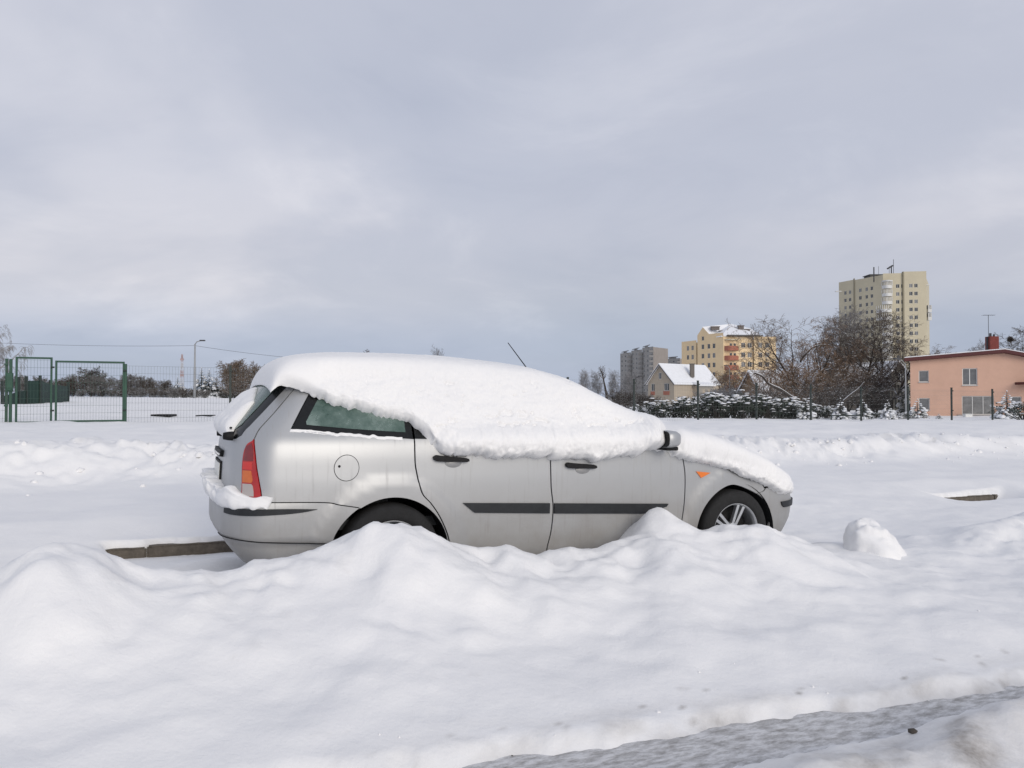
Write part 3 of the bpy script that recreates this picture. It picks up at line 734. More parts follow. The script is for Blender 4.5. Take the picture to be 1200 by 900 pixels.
# wing mirrors
for s in (-1, 1):
    mr = empty('wing_mirror', (0,0,0), 0, car)
    V = []; n = 16
    prof = [(-.05,.94),(-.04,1.0),(-.01,1.0),(.03,.93),(.055,.74),(.070,.4),(.074,.05)]
    for dx, k in prof:
        for i in range(n):
            a = 2*math.pi*i/n; ca, sa = math.cos(a), math.sin(a)
            px = abs(ca)**.6*(1 if ca > 0 else -1); pz = abs(sa)**.6*(1 if sa > 0 else -1)
            V.append((1.925+dx, s*(.955+.09*k*px), .998+.060*k*pz))
    F = [(i*n+j, i*n+(j+1)%n, (i+1)*n+(j+1)%n, (i+1)*n+j) for i in range(len(prof)-1) for j in range(n)]
    F += [tuple((len(prof)-1)*n+j for j in range(n))]
    if s < 0: F = [f[::-1] for f in F]
    obj('mirror_cap', mesh('mirror_cap', V, F), PAINT, mr, True)
    gm = mesh('mirror_glass', [(x+.006, y, z) for x, y, z in V[:n]], [tuple(range(n))] if s < 0 else [tuple(range(n))[::-1]]); obj('mirror_glass', gm, FRIT, mr)
    mb = MB(); mb.box(1.885, 1.985, min(s*.83,s*.99), max(s*.83,s*.99), .918, .945); bevel(mb.build('mirror_base', BLACK, mr), .008)

# wheels
def make_wheel(name):
    w = empty(name, (0,0,0), 0, car)
    My = Matrix.Rotation(math.pi/2, 4, 'X')     # lathe axis -> -y (outside)
    mb = MB(); mb.lathe([(.205,.085),(.212,.096),(.235,.100),(.262,.096),(.285,.088),(.296,.078),(.303,.062),(.305,.03),(.305,-.03),(.303,-.062),(.285,-.088),(.235,-.098),(.205,-.09)], 64, My)
    t = mb.build('tyre', RUBBER, w, True)
    mb = MB(); mb.lathe([(.190,-.07),(.190,.055),(.196,.078),(.204,.090),(.209,.088),(.207,.07)], 56, My)
    k0 = 5
    for i in range(k0):
        a0 = math.radians(90-36+72*i)
        for sgn in (-1, 1):
            # twin spokes: one of each pair either side of the centre line, slightly splayed
            def sp(r, off, h, a0=a0, sgn=sgn): return My@Vector((r*math.cos(a0)-off*math.sin(a0)*1.0, r*math.sin(a0)+off*math.cos(a0), h))
            r0, r1 = .045, .197; w0, w1 = .011, .012; o0, o1 = .014*sgn, .027*sgn
            v = [sp(r0,o0-w0,.050), sp(r0,o0+w0,.050), sp(r1,o1+w1,.076), sp(r1,o1-w1,.076), sp(r0,o0-w0,.02), sp(r0,o0+w0,.02), sp(r1,o1+w1,.045), sp(r1,o1-w1,.045)]
            mb.add(v, [(0,1,2,3),(7,6,5,4),(0,4,5,1),(1,5,6,2),(2,6,7,3),(3,7,4,0)])
    mb.lathe([(0,.062),(.028,.060),(.034,.055),(.055,.052),(.062,.04),(.062,.0)], 28, My)
    r = mb.build('rim', ALLOY, w); bevel(r, .003)
    for p in r.data.polygons: p.use_smooth = False
    mb = MB(); mb.lathe([(0,-.01),(.12,-.01),(.125,-.02),(.188,-.03)], 32, My); mb.build('brake_disc', DARKIN, w)
    return w
def copy_tree(o, parent=None):
    c = o.copy(); C.objects.link(c); c.parent = parent
    for ch in list(o.children): copy_tree(ch, c)
    return c
w0 = make_wheel('wheel'); w0.location = (0, -.765, RW); w0.rotation_euler = (0, .35, 0)
for x, s, r in ((AXF, -1, .93), (0, 1, .2), (AXF, 1, 1.2)):
    w = copy_tree(w0, car); w.location = (x, s*.765, RW); w.rotation_euler = (0, r, 0 if s < 0 else math.pi)

# ------------------------------------------------------------------ snow lying on the car (things of their own, set in the car's frame)
def place(o):
    o.location = CAR_O; o.rotation_euler = (0, TILT, TH); return o
def closed_blanket(name, base, nrm, thick, relax=None):
    """base, nrm: (n,m,3); thick (n,m) is zero on the border -> closed skin of top and underside"""
    top = base+nrm*thick[..., None]; n, m = thick.shape
    if relax is not None:
        w = relax[1:-1,1:-1,None]*.22
        for _ in range(140):
            top[1:-1,1:-1] += w*(top[:-2,1:-1]+top[2:,1:-1]+top[1:-1,:-2]+top[1:-1,2:]-4*top[1:-1,1:-1])
    bot = base-nrm*.002
    V = np.concatenate([top.reshape(-1,3), bot.reshape(-1,3)]); idx = np.arange(n*m).reshape(n, m)
    a,b,c,d = idx[:-1,:-1], idx[1:,:-1], idx[1:,1:], idx[:-1,1:]
    q = np.stack([a,b,c,d], -1).reshape(-1,4); q2 = q[:, ::-1]+n*m
    bd = np.concatenate([idx[:,0], idx[-1,1:], idx[::-1,-1][1:], idx[0,::-1][1:-1]])
    bn = np.roll(bd, -1); q3 = np.stack([bd, bd+n*m, bn+n*m, bn], -1)
    Q = np.concatenate([q, q2, q3])
    me = bpy.data.meshes.new(name); me.vertices.add(len(V)); me.vertices.foreach_set('co', V.reshape(-1).astype(np.float32))
    me.loops.add(Q.size); me.loops.foreach_set('vertex_index', Q.reshape(-1).astype(np.int32)); me.polygons.add(len(Q))
    me.polygons.foreach_set('loop_start', (np.arange(len(Q))*4).astype(np.int32)); me.update(calc_edges=True)
    me.polygons.foreach_set('use_smooth', np.ones(len(Q), bool))
    o = obj(name, me, SNOW)
    return o
def grid_normals(P):
    du = np.gradient(P, axis=0); dv = np.gradient(P, axis=1); n = np.cross(du, dv)
    return n/(np.linalg.norm(n, axis=-1, keepdims=True)+1e-9)
EDGE = [(-.86,1.34),(-.70,1.325),(-.60,1.300),(-.50,1.272),(-.37,1.214),(-.09,1.145),(.115,1.072),(.20,1.01),(.26,.93),(.30,.893),(.55,.882),(1.067,.862),(1.20,.850),(1.356,.835),(1.50,.858),(1.70,.883),(1.80,.905),(1.98,.905),(2.05,.86),(2.132,.834),(2.35,.800),(2.563,.752),(2.80,.668),(3.0,.60),(3.1,.57),(3.3,.55)]
def blanket():
    nx, nv = 640, 340
    X = np.linspace(-.70, 3.40, nx)
    P = np.zeros((nx, nv, 3)); D = np.zeros((nx, nv)); TH_ = np.zeros((nx, nv))
    for i, x in enumerate(X):
        xx = float(np.clip(x, -.62, 3.34))
        zt = float(topz(xx))-.045*max(0., (-.58-x)/.10)**2; zs = zt-.05
        ez = float(np.interp(x, [p[0] for p in EDGE], [p[1] for p in EDGE]))
        def half(edge):
            edge = min(edge, zs-.004)
            zsd = np.linspace(edge, zs, 26); yv = halfw(zsd, min(max(xx,-.6),3.05)).copy()
            if xx > 2.95: yv = yv*math.sqrt(max(.10, 1-((xx-2.95)/.56)**2))
            if x < -.62: yv = yv*math.sqrt(max(.05, 1-((-.62-x)/.40)**2))
            v = np.linspace(0, 1, 30)[1:]
            w = yv[-1]; yt = w*(1-v); z2 = zt-.05*(1-v)**2.6
            return np.concatenate([yv, yt]), np.concatenate([zsd, z2])
        nz = .016*vnoise(x*5.2, 0.3, 0.0, 3)+.010*vnoise(x*14, 1.3, 0.0, 4)+.012*vnoise(x*33, 2.3, 0.0, 5)+.009*vnoise(x*71, 2.3, 0.0, 6)
        y1, z1 = half(ez+nz*(1 if x > -.5 else .5)); y2, z2 = half(ez+.03+.03*vnoise(x*4, 7.3, 0.0, 9))
        py = np.concatenate([-y1, y2[::-1][1:]]); pz = np.concatenate([z1, z2[::-1][1:]])
        s = np.concatenate([[0], np.cumsum(np.hypot(np.diff(py), np.diff(pz)))])
        # finer sampling at the near edge
        u = np.linspace(0, 1, nv); u = u-.10*np.sin(2*math.pi*u)/ (2*math.pi)*3.0
        S = s[-1]*u
        yy = np.interp(S, s, py); zz = np.interp(S, s, pz)
        P[i,:,0] = x; P[i,:,1] = yy; P[i,:,2] = zz
        D[i] = np.minimum(S, s[-1]-S)
    # drape: soften the base so the snow bridges corners
    Pb = P.copy()
    for _ in range(60):
        Pb[1:-1,1:-1] += .25*(Pb[:-2,1:-1]+Pb[2:,1:-1]+Pb[1:-1,:-2]+Pb[1:-1,2:]-4*Pb[1:-1,1:-1])
    nrm = grid_normals(Pb); nrm = np.where((nrm[...,2:3] < -.3), -nrm, nrm)
    if nrm[nx//2, nv//2, 2] < 0: nrm = -nrm
    xs = X[:, None]
    steep = np.clip(1-np.abs(nrm[...,2]), 0, 1)
    t_top = np.interp(X, [-.7,-.6,-.45,-.1,.4,1.0,1.3,1.6,1.9,2.25,2.6,3.0,3.3], [.10,.11,.117,.118,.114,.098,.085,.085,.115,.185,.135,.085,.08])[:, None]
    t_side = np.interp(X, [-.9,-.5,0,.3,.8,1.5,1.9,2.2,2.6,3.3], [.09,.06,.07,.085,.10,.105,.11,.10,.07,.07])[:, None]
    k = sstep(steep*1.25)
    t = t_top*(1-k)+t_side*k
    wx, wy, wz = P[...,0], P[...,1], P[...,2]
    t = t*(1+.10*fbm(wx*1.7, wy*1.7, wz*1.7, oct=3, seed=2))
    # a fuller roll of slipped snow along the belt line
    t = t+.045*np.exp(-((wz-.96)/.055)**2)*sstep((xs-.25)/.15)*sstep((1.95-xs)/.2)*(wy < 0)*(1+.35*vnoise(wx*3.1, 0.5, 0.0, 21))
    r_side = .045; r_rear = .13; r_front = .10
    def lip(d, r): return np.sqrt(np.clip(1-(1-np.clip(d/r, 0, 1))**2, 0, 1))
    l = lip(D, r_side*(1+.5*vnoise(wx*9, wy*2, 0.0, 33)))*lip(xs-X[0], r_rear)*lip(X[-1]-xs, r_front)
    t = t+.06*np.exp(-((wx-1.79)/.09)**2-((wz-.985)/.07)**2)*(wy < -.6)
    rough = .013*fbm(wx*15, wy*15, wz*15, oct=5, gain=.66, seed=13)+.006*np.minimum(0, fbm(wx*34, wy*34, wz*34, oct=2, seed=14)+.1)
    pit = -.010*sstep((fbm(wx*11, wy*9, wz*26, oct=3, seed=15)-.34)/.14)*sstep((wz-.98)/.06)*sstep((1.36-wz)/.05)*(wy < 0)*sstep((xs-.1)/.2)*sstep((2.0-xs)/.2)
    near_e = np.exp(-(D/.05)**2)
    t = (t+rough*(.35+.85*k+1.5*near_e)+pit)*l
    t[0] = 0; t[-1] = 0; t[:,0] = 0; t[:,-1] = 0
    # keep the mirror clear
    mm = np.exp(-(((wx-1.97)/.05)**2+((wz-.95)/.06)**2))*(wy < -.62); t = t*(1-.5*mm)
    o = closed_blanket('snow_blanket', Pb*.65+P*.35, nrm, np.maximum(t, 0), sstep((-.40-xs)/.12)*np.ones((1, nv)))
    return place(o)
tag(blanket(), 'thick blanket of snow over the roof, side windows, windscreen and bonnet of the silver car', 'snow cover')
def wrap_snow(name, q0, z_lo, z_hi, tfun, label, seed):
    """snow stuck on the tail, from near corner round to the far corner"""
    nq, nz_ = 200, 70
    u = np.linspace(0, 2, nq)[:, None]; v = np.linspace(0, 1, nz_)[None, :]
    q = np.where(u <= 1, q0+(QRC-q0)*u, q0+(QRC-q0)*(2-u))
    z = z_lo(u)+(z_hi(u)-z_lo(u))*v
    P = body(q+0*z, z); P[...,1] = np.where(u <= 1, P[...,1], -P[...,1])
    nrm = grid_normals(P)
    if nrm[nq//2, nz_//2, 0] > 0: nrm = -nrm
    t = tfun(u, v, P)
    e = np.clip(np.minimum(np.minimum(u, 2-u)*7, np.minimum(v, 1-v)*3.2), 0, 1); l = np.sqrt(np.clip(1-(1-e)**2, 0, 1))
    t = t*(1+.25*fbm(P[...,0]*6, P[...,1]*6, P[...,2]*6, oct=4, seed=seed))*l
    t[0] = 0; t[-1] = 0; t[:,0] = 0; t[:,-1] = 0
    up = nrm.copy(); up[...,2] += .25; up /= np.linalg.norm(up, axis=-1, keepdims=True)
    o = place(closed_blanket(name, P, up, np.maximum(t, 0))); return tag(o, label, 'snow')
wrap_snow('rear_window_snow', -1.12, lambda u: .985+0*u, lambda u: 1.20+.09*np.sin(np.clip(u,0,2)*math.pi/2)+.02*vnoise(u*5, .5, 0.0, 2), lambda u, v, P: .035+.055*(1-v)**.8*np.sin(np.clip(u/2,0,1)*math.pi)**.5, 'wedge of snow clinging to the lower half of the car rear window', 51)
def bump_snow(u, v, P): return (.018+.055*np.clip(u*2.2-.25,0,1)*np.clip((2-u)*1.8,0,1))*(1+.5*vnoise(u*11, .7, 0.0, 8)+.2*vnoise(u*21, v*3, 0.0, 18))*(.7+.5*v)
wrap_snow('bumper_snow', -.70, lambda u: .598+.012*np.exp(-u*6)+.008*vnoise(u*22, .2, 0.0, 12), lambda u: .668+.045*np.exp(-((u-.30)/.09)**2)+.06*np.clip((u-.35)*2,0,1)+.018*vnoise(u*16, .5, 0.0, 3), bump_snow, 'ragged line of snow heaped on the car rear bumper below the tail light', 53)


# thin crust under the rear side window
def sill_crust():
    nq, nz_ = 160, 12
    q = np.linspace(-.655, .06, nq)[:, None]; v = np.linspace(0, 1, nz_)[None, :]
    zl = np.interp(q, [-.655,-.30,.13], [1.055,1.031,1.001])
    z = zl-.013*(1+.6*vnoise(q*34, .4, 0.0, 7))+.017*v
    P = body(q+0*z, z); nrm = grid_normals(P)
    if nrm[nq//2, nz_//2, 1] > 0: nrm = -nrm
    e = np.clip(np.minimum(np.minimum(v, 1-v)*3, np.minimum(q+.655, .06-q)*25), 0, 1)
    t = .007*np.clip(.25+1.3*fbm(q*30, v*2, oct=4, seed=70), 0, 1)*np.sqrt(np.clip(1-(1-e)**2, 0, 1))*np.interp(q, [-.655,-.2,.06], [1.2,.9,.35])
    t[0] = 0; t[-1] = 0; t[:,0] = 0; t[:,-1] = 0
    return place(closed_blanket('window_crust', P, nrm, np.maximum(t, 0)))
tag(sill_crust(), 'thin crumbly crust of snow along the lower edge of the rear side window', 'snow')
# ------------------------------------------------------------------ background: fence and gates
GREEN = mat('green_coating', (.012,.060,.036), .55, var=.2, vscale=6)
DGREEN = mat('dark_post', (.018,.028,.024), .6, var=.2, vscale=6)
WIRE = mat('fence_wire', (.04,.055,.05), .6)
def gz(x, y): return float(ground(np.array([x]), np.array([y]), False)[0])
FT = 23.2
def fence_mesh(w, h, dv, dh, rad=.0020):
    mb = MB(); n = int(round(w/dv))
    for i in range(n+1):
        x = w*i/n; mb.add([(x-rad,0,0),(x+rad,0,0),(x+rad,0,h),(x-rad,0,h),(x-rad,rad*2,0),(x+rad,rad*2,0),(x+rad,rad*2,h),(x-rad,rad*2,h)], [(0,1,2,3),(5,4,7,6),(1,5,6,2),(4,0,3,7)])
    for k in range(int(round(h/dh))+1):
        z = min(h, k*dh); mb.add([(0,-.012,z-rad*1.2),(w,-.012,z-rad*1.2),(w,-.012,z+rad*1.2),(0,-.012,z+rad*1.2),(0,0-.002,z-rad*1.2),(w,0-.002,z-rad*1.2),(w,-.002,z+rad*1.2),(0,-.002,z+rad*1.2)], [(0,1,2,3),(5,4,7,6),(3,2,6,7)])
    return mb
def fence_span(name, a0, a1, label, top, post0=True, post1=True, mat_w=WIRE, mat_p=DGREEN, dv=.075, pr=.03, cap=True, t=FT):
    x0, y0 = to_xy(a0, t); z0 = gz(x0, y0)-.10
    o = empty(name, (x0, y0, z0), TH); tag(o, label, 'fence')
    w = a1-a0; h = top-z0-.03
    dz = gz(*to_xy(a1, t))-.10-z0
    fm = fence_mesh(w, h, dv, .2, .0011 if mat_w is WFAINT else .002).build('wire_mesh', mat_w, o); fm.rotation_euler.y = -math.atan2(dz, w)
    for on, x in ((post0, 0), (post1, w)):
        if on:
            mb = MB(); zz = dz*x/w; mb.box(x-pr, x+pr, .012, .012+2*pr, zz-.3, zz+h+.06)
            if cap: mb.box(x-pr*1.15, x+pr*1.15, .012-pr*.15, .012+pr*2.15, zz+h+.06, zz+h+.075)
            mb.box(x-pr*1.5, x+pr*1.5, -.02, .012, zz+h-.10, zz+h-.05); mb.box(x-pr*1.5, x+pr*1.5, -.02, .012, zz+.5, zz+.55)
            mb.build('post', mat_p, o)
    return o
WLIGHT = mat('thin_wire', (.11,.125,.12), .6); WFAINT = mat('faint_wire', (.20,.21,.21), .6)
fence_span('mesh_fence', -.89, 1.77, 'green wire mesh fence panel between the gate and the car tail', 2.14, post0=False, mat_w=WLIGHT)
fence_span('mesh_fence', 1.77, 4.6, 'wire mesh fence panel hidden behind the car tail', 2.10, post0=False, mat_w=WLIGHT)
for k_ in range(4):
    fence_span('mesh_fence', 4.6+2.7*k_, 7.3+2.7*k_, ('first','second','third','fourth')[k_]+' mesh fence panel behind the car, counted from its tail', 2.05-.05*k_, post0=False, mat_w=WFAINT)
AS = [15.41,18.23,21.04,23.86,26.68,29.50,32.32,35.14,37.96]
LB = ['beside the windscreen of the car, its post hidden','in front of the cream house','in front of the snowy hedge below the yellow flats','below the bare brown willow','in front of the two small snowy firs','left of the salmon house','in front of the salmon house left wall','across the wide window of the salmon house','at the right picture edge']
for i in range(1, 9):
    fence_span('mesh_fence', AS[i-1], AS[i], 'low dark wire mesh fence panel '+LB[i], 1.85-.0125*(AS[i]-18.2)*1.0, post0=(i == 1 and False), mat_w=WFAINT, dv=.075)
# pedestrian gate and wide gate leaf, frames of green tube
def gate(name, a0, a1, top, label, posts, lock):
    x0, y0 = to_xy(a0, FT-.03); z0 = gz(x0, y0)-.06; o = empty(name, (x0, y0, z0), TH); tag(o, label, 'gate'); w = a1-a0; h = top-z0; r = .024
    mb = MB(); mb.box(0,2*r,-r,r,.0,h); mb.box(w-2*r,w,-r,r,.0,h); mb.box(2*r,w-2*r,-r,r,h-2*r,h); mb.box(2*r,w-2*r,-r,r,.02,.02+2*r)
    bevel(mb.build('frame', GREEN, o), .008)
    fm = fence_mesh(w-4*r, h-4*r-.02, .07, .2).build('wire_mesh', mat('green_wire', (.03,.075,.055), .6), o); fm.location = (2*r, 0, 2*r+.01)
    for x in posts:
        mb = MB(); mb.box(x-.034, x+.034, -.034, .034, -.3, h-.06); bevel(mb.build('gate_post', GREEN, o), .01)
    if lock is not None:
        mb = MB(); mb.box(lock-.07, lock+.07, -.06, .06, h*.48, h*.76); mb.box(lock-.05, lock+.05, -.09, .09, h*.5, h*.53); bevel(mb.build('lock_box', GREEN, o), .012)
    for zz in (.2, .85):
        mb = MB(); mb.tube([(w-.03,-.05,h*zz),(w+.05,-.05,h*zz)], .022, 8); mb.build('hinge', DGREEN, o)
    return o
gate('pedestrian_gate', -3.42, -2.60, 2.30, 'tall green tube-framed gate with wire mesh at the left picture edge', (-.10,), -.12)
gate('gate_leaf', -2.54, -.92, 2.22, 'wide green tube-framed mesh gate right of the tall narrow gate', (1.645,), None)
fence_span('mesh_fence', -7.0, -3.62, 'green mesh fence panel cut by the left picture edge', 2.25, mat_w=WLIGHT, mat_p=GREEN)
# two dark planks in the snow behind the fence
for (px, py, w, lab) in ((192,491.5,.30,'dark flat slab in snow behind the mesh fence, nearer the gate'),(241,490.5,.22,'dark flat slab in snow behind the mesh fence, nearer the car')):
    p = at(px, py, 25); z = gz(p.x, p.y); mb = MB(); mb.box(-w, w, -.3, .3, -.08, .055); o = mb.build('slab', BLACK); o.location = (p.x, p.y, z); bevel(o, .02); tag(o, lab, 'slab', 'dark slabs behind the fence')
# tennis-court style screen fence far left
SCREEN = mat('screen_cloth', (.012,.035,.028), .8, var=.25, vscale=.8)
so = empty('screen_fence', at(0, 466, 46)); tag(so, 'dark green screened fence standing beyond the gates at the left', 'fence')
mbp = [(3,452,40),(22,447,42),(31,446,43),(47,445,44),(59,450,47),(80,452,52)]
O = Vector(so.location)
prev = None
for px, py, Y in mbp:
    t_ = at(px, py, Y)-O; mb = MB(); mb.box(t_.x-.06, t_.x+.06, t_.y-.06, t_.y+.06, -1.5, t_.z+.25); mb.build('post', DGREEN, so)
    if prev is not None:
        lowl = prev.z-.55 if px < 40 else prev.z-.02
        tt = t_.z-.55 if px < 40 else t_.z-.05
        mb = MB(); mb.add([(prev.x,prev.y,-1.5),(t_.x,t_.y,-1.5),(t_.x,t_.y,tt),(prev.x,prev.y,lowl),(prev.x,prev.y+.03,-1.5),(t_.x,t_.y+.03,-1.5),(t_.x,t_.y+.03,tt),(prev.x,prev.y+.03,lowl)], [(0,1,2,3),(5,4,7,6),(3,2,6,7)])
        mb.build('screen', SCREEN, so)
    prev = t_
# ------------------------------------------------------------------ lamp posts, wires, mast
STEEL = mat('grey_steel', (.30,.31,.32), .5, var=.15, vscale=2)
DARKS = mat('dark_steel', (.05,.05,.055), .6)
def lamp_post(px, ytop, Y, label, arm=.8, mat_=STEEL, ybot=None, r=.09):
    b = at(px, 470, Y); z0 = gz(b.x, b.y)-.2; zt = at(px, ytop, Y).z
    o = empty('lamp_post', (b.x, b.y, z0)); tag(o, label, 'lamp post')
    mb = MB(); mb.tube([(0,0,0),(0,0,(zt-z0)*.6),(0,0,zt-z0)], [r, r*.75, r*.55], 10); mb.build('pole', mat_, o, True)
    mb = MB(); mb.tube([(0,0,zt-z0-.1),(arm*.3,0,zt-z0+.25),(arm,0,zt-z0+.4)], r*.4, 8); mb.build('arm', mat_, o, True)
    mb = MB(); mb.box(arm-.1, arm+.55, -.16, .16, zt-z0+.34, zt-z0+.5); bevel(mb.build('lamp_head', DARKS, o), .05)
    return o
lp = lamp_post(228, 403, 95, 'pale slender lamp post rising over the tree line left of the car', arm=.7, r=.16)
lamp_post(743, 446, 75, 'dark lamp post before the grey block of flats', arm=.5, mat_=DARKS, r=.12)
lamp_post(855, 431, 140, 'lamp post in front of the red balconies', arm=-.9, r=.13)
lamp_post(1061.5, 426, 66, 'grey lamp post at the left corner of the salmon house', arm=-.9, r=.075)
def wire(p0, p1, sag, label, r=.02):
    P = [p0.lerp(p1, k/16)+Vector((0,0,-sag*4*(k/16)*(1-k/16))) for k in range(17)]; mb = MB(); mb.tube(P, r, 4); return tag(mb.build('overhead_wire', DARKS), label, 'wire', 'overhead wires')
wire(at(-40, 400, 95), at(228, 405, 95), .25, 'thin overhead wire from the left picture edge to the pale lamp post', .022)
wire(at(228, 405, 95), at(420, 424, 110), .35, 'thin overhead wire from the pale lamp post down behind the car roof', .022)
# lattice mast, red and white, with distance haze mixed into both colours
ms = at(213, 466, 420); o = empty('radio_mast', (ms.x, ms.y, -1)); tag(o, 'faint red and white lattice mast above the far trees', 'mast')
RW_R = mat('mast_red_hazed', (.40,.30,.30), .7); RW_W = mat('mast_white_hazed', (.48,.48,.5), .7)
ztop = at(213, 415, 420).z+1
for k in range(6):
    mb = MB(); z0, z1 = ztop*k/6, ztop*(k+1)/6; r0, r1 = 1.3-.16*k, 1.3-.16*(k+1)
    for i in range(4):
        a = i*math.pi/2+.4; c0 = (r0*math.cos(a), r0*math.sin(a), z0); c1 = (r1*math.cos(a), r1*math.sin(a), z1); mb.tube([c0, c1], .12, 4)
        a2 = a+math.pi/2; mb.tube([c0, (r1*math.cos(a2), r1*math.sin(a2), z1)], .09, 4)
    if k in (3, 5): mb.box(-.9, .9, -.4, .4, z0+1.0, z0+2.0)
    mb.build('mast_section', RW_R if k % 2 else RW_W, o)

# ------------------------------------------------------------------ buildings
PANE = mat('dark_pane', (.03,.035,.042), .12, spec=.6, var=.4, vscale=.7)
PANE2 = mat('curtained_pane', (.14,.145,.15), .2, spec=.6, var=.3, vscale=1.2)
FRAME = mat('white_frame', (.72,.72,.70), .5)
BFRAME = mat('brown_frame', (.16,.11,.08), .6)
_wc = {}
def win_mesh(w, h, cols, fw, wood):
    key = (round(w,2), round(h,2), cols, wood)
    if key in _wc: return _wc[key]
    mb = MB()
    mb.box(0,w,.0,.06,0,fw); mb.box(0,w,.0,.06,h-fw,h); mb.box(0,fw,.0,.06,fw,h-fw); mb.box(w-fw,w,.0,.06,fw,h-fw)
    for k in range(1, cols): mb.box(w*k/cols-fw*.45, w*k/cols+fw*.45, .004, .056, fw, h-fw)
    f = mb.mesh('window'); f.materials.append(wood)
    mb = MB(); mb.box(fw, w-fw, .028, .034, fw, h-fw); p = mb.mesh('pane')
    _wc[key] = (f, p); return _wc[key]
class Facade:
    """a wall between two ground points with real window openings; u runs along the wall, z up"""
    def __init__(s, parent, P0, P1, z0, z1, name='wall'):
        s.parent = parent; s.o = Vector(parent.location); s.P0 = Vector(P0); s.P1 = Vector(P1); s.P0.z = s.P1.z = 0
        d = s.P1-s.P0; s.w = d.length; s.u = d.normalized(); s.rz = math.atan2(s.u.y, s.u.x); s.z0, s.z1 = z0, z1; s.h = []; s.name = name
        s.n = Vector((s.u.y, -s.u.x, 0))      # faces the viewer when P0 is left
    def uz(s, px, py):
        d = at(px, py, 1)-Vector((0,0,CAM_H)); k = (s.P0-Vector((0,0,0))).dot(s.n)/d.dot(s.n)
        p = d*k; return (p-s.P0).dot(s.u) if False else (Vector((p.x,p.y,0))-s.P0).dot(s.u), p.z+CAM_H
    def win(s, u, z, w, h, cols=2, pane=None, wood=None, fw=.07, sill=True): s.h.append((u-w/2, u+w/2, z-h/2, z+h/2, cols, pane or PANE, wood or FRAME, fw, sill))
    def winpx(s, px, py, w, h, **k): u, z = s.uz(px, py); s.win(u, z, w, h, **k)
    def build(s, mat_, top=None, rec=.16):
        """top: optional list of (u,z) for a gabled upper edge"""
        us = sorted({0, s.w, *[round(v, 4) for h in s.h for v in h[:2] if 0 < v < s.w]}); zs = sorted({s.z0, s.z1, *[round(v, 4) for h in s.h for v in h[2:4] if s.z0 < v < s.z1]})
        mb = MB()
        for i in range(len(us)-1):
            for j in range(len(zs)-1):
                cu, cz = (us[i]+us[i+1])/2, (zs[j]+zs[j+1])/2
                if any(h[0] < cu < h[1] and h[2] < cz < h[3] for h in s.h): continue
                mb.add([(us[i],0,zs[j]),(us[i+1],0,zs[j]),(us[i+1],0,zs[j+1]),(us[i],0,zs[j+1])], [(0,1,2,3)])
        for a, b, c, d, *_ in s.h:
            mb.add([(a,0,c),(b,0,c),(b,0,d),(a,0,d),(a,rec,c),(b,rec,c),(b,rec,d),(a,rec,d)], [(1,0,4,5),(2,1,5,6),(3,2,6,7),(0,3,7,4),(4,7,6,5)])
        if top: mb.add([(0,0,s.z1),(s.w,0,s.z1)]+[(u,0,z) for u, z in reversed(top)], [tuple(range(2+len(top)))])
        w = mb.build(s.name, mat_, s.parent); w.location = s.P0-Vector((s.o.x,s.o.y,0))+Vector((0,0,-s.o.z)); w.rotation_euler.z = s.rz
        for a, b, c, d, cols, pane, wood, fw, sill in s.h:
            f, p = win_mesh(b-a, d-c, cols, fw, wood)
            fo = obj('window', f, None, s.parent); fo.location = s.P0+s.u*a+Vector((0,0,c))-s.o-s.n*(rec*.55); fo.rotation_euler.z = s.rz
            po = bpy.data.objects.new('pane', p); C.objects.link(po); po.parent = fo
            if not p.materials: p.materials.append(None)
            po.material_slots[0].link = 'OBJECT'; po.material_slots[0].material = pane
            if sill:
                key = ('sill', round(b-a,2))
                if key not in _wc: _wc[key] = MB().box(-.05, b-a+.05, -.14, .0, -.06, 0).mesh('sill'); _wc[key].materials.append(mat('sill_metal', (.42,.42,.42), .5))
                so = obj('sill', _wc[key], None, fo); so.location = (0, -rec*.2, -.002)
        return w
def roof_slab(name, pts, th, mat_, parent):
    """a flat polygon thickened downwards; pts in world space"""
    o = Vector(parent.location); P = [Vector(p)-o for p in pts]; n = len(P)
    V = P+[p-Vector((0,0,th)) for p in P]; F = [tuple(range(n)), tuple(range(2*n-1, n-1, -1))]+[(i, i+n, (i+1)%n+n, (i+1)%n) for i in range(n)]
    return obj(name, mesh(name, V, F), mat_, parent)
def prism(name, pts, z0, z1, mat_, parent):
    o = Vector(parent.location); n = len(pts); V = [(p[0]-o.x, p[1]-o.y, z0-o.z) for p in pts]+[(p[0]-o.x, p[1]-o.y, z1-o.z) for p in pts]
    return obj(name, mesh(name, V, [tuple(range(n))[::-1], tuple(range(n, 2*n))]+[(i, (i+1)%n, (i+1)%n+n, i+n) for i in range(n)]), mat_, parent)
def gp(px, Y): p = at(px, 466, Y); return Vector((p.x, p.y, 0))
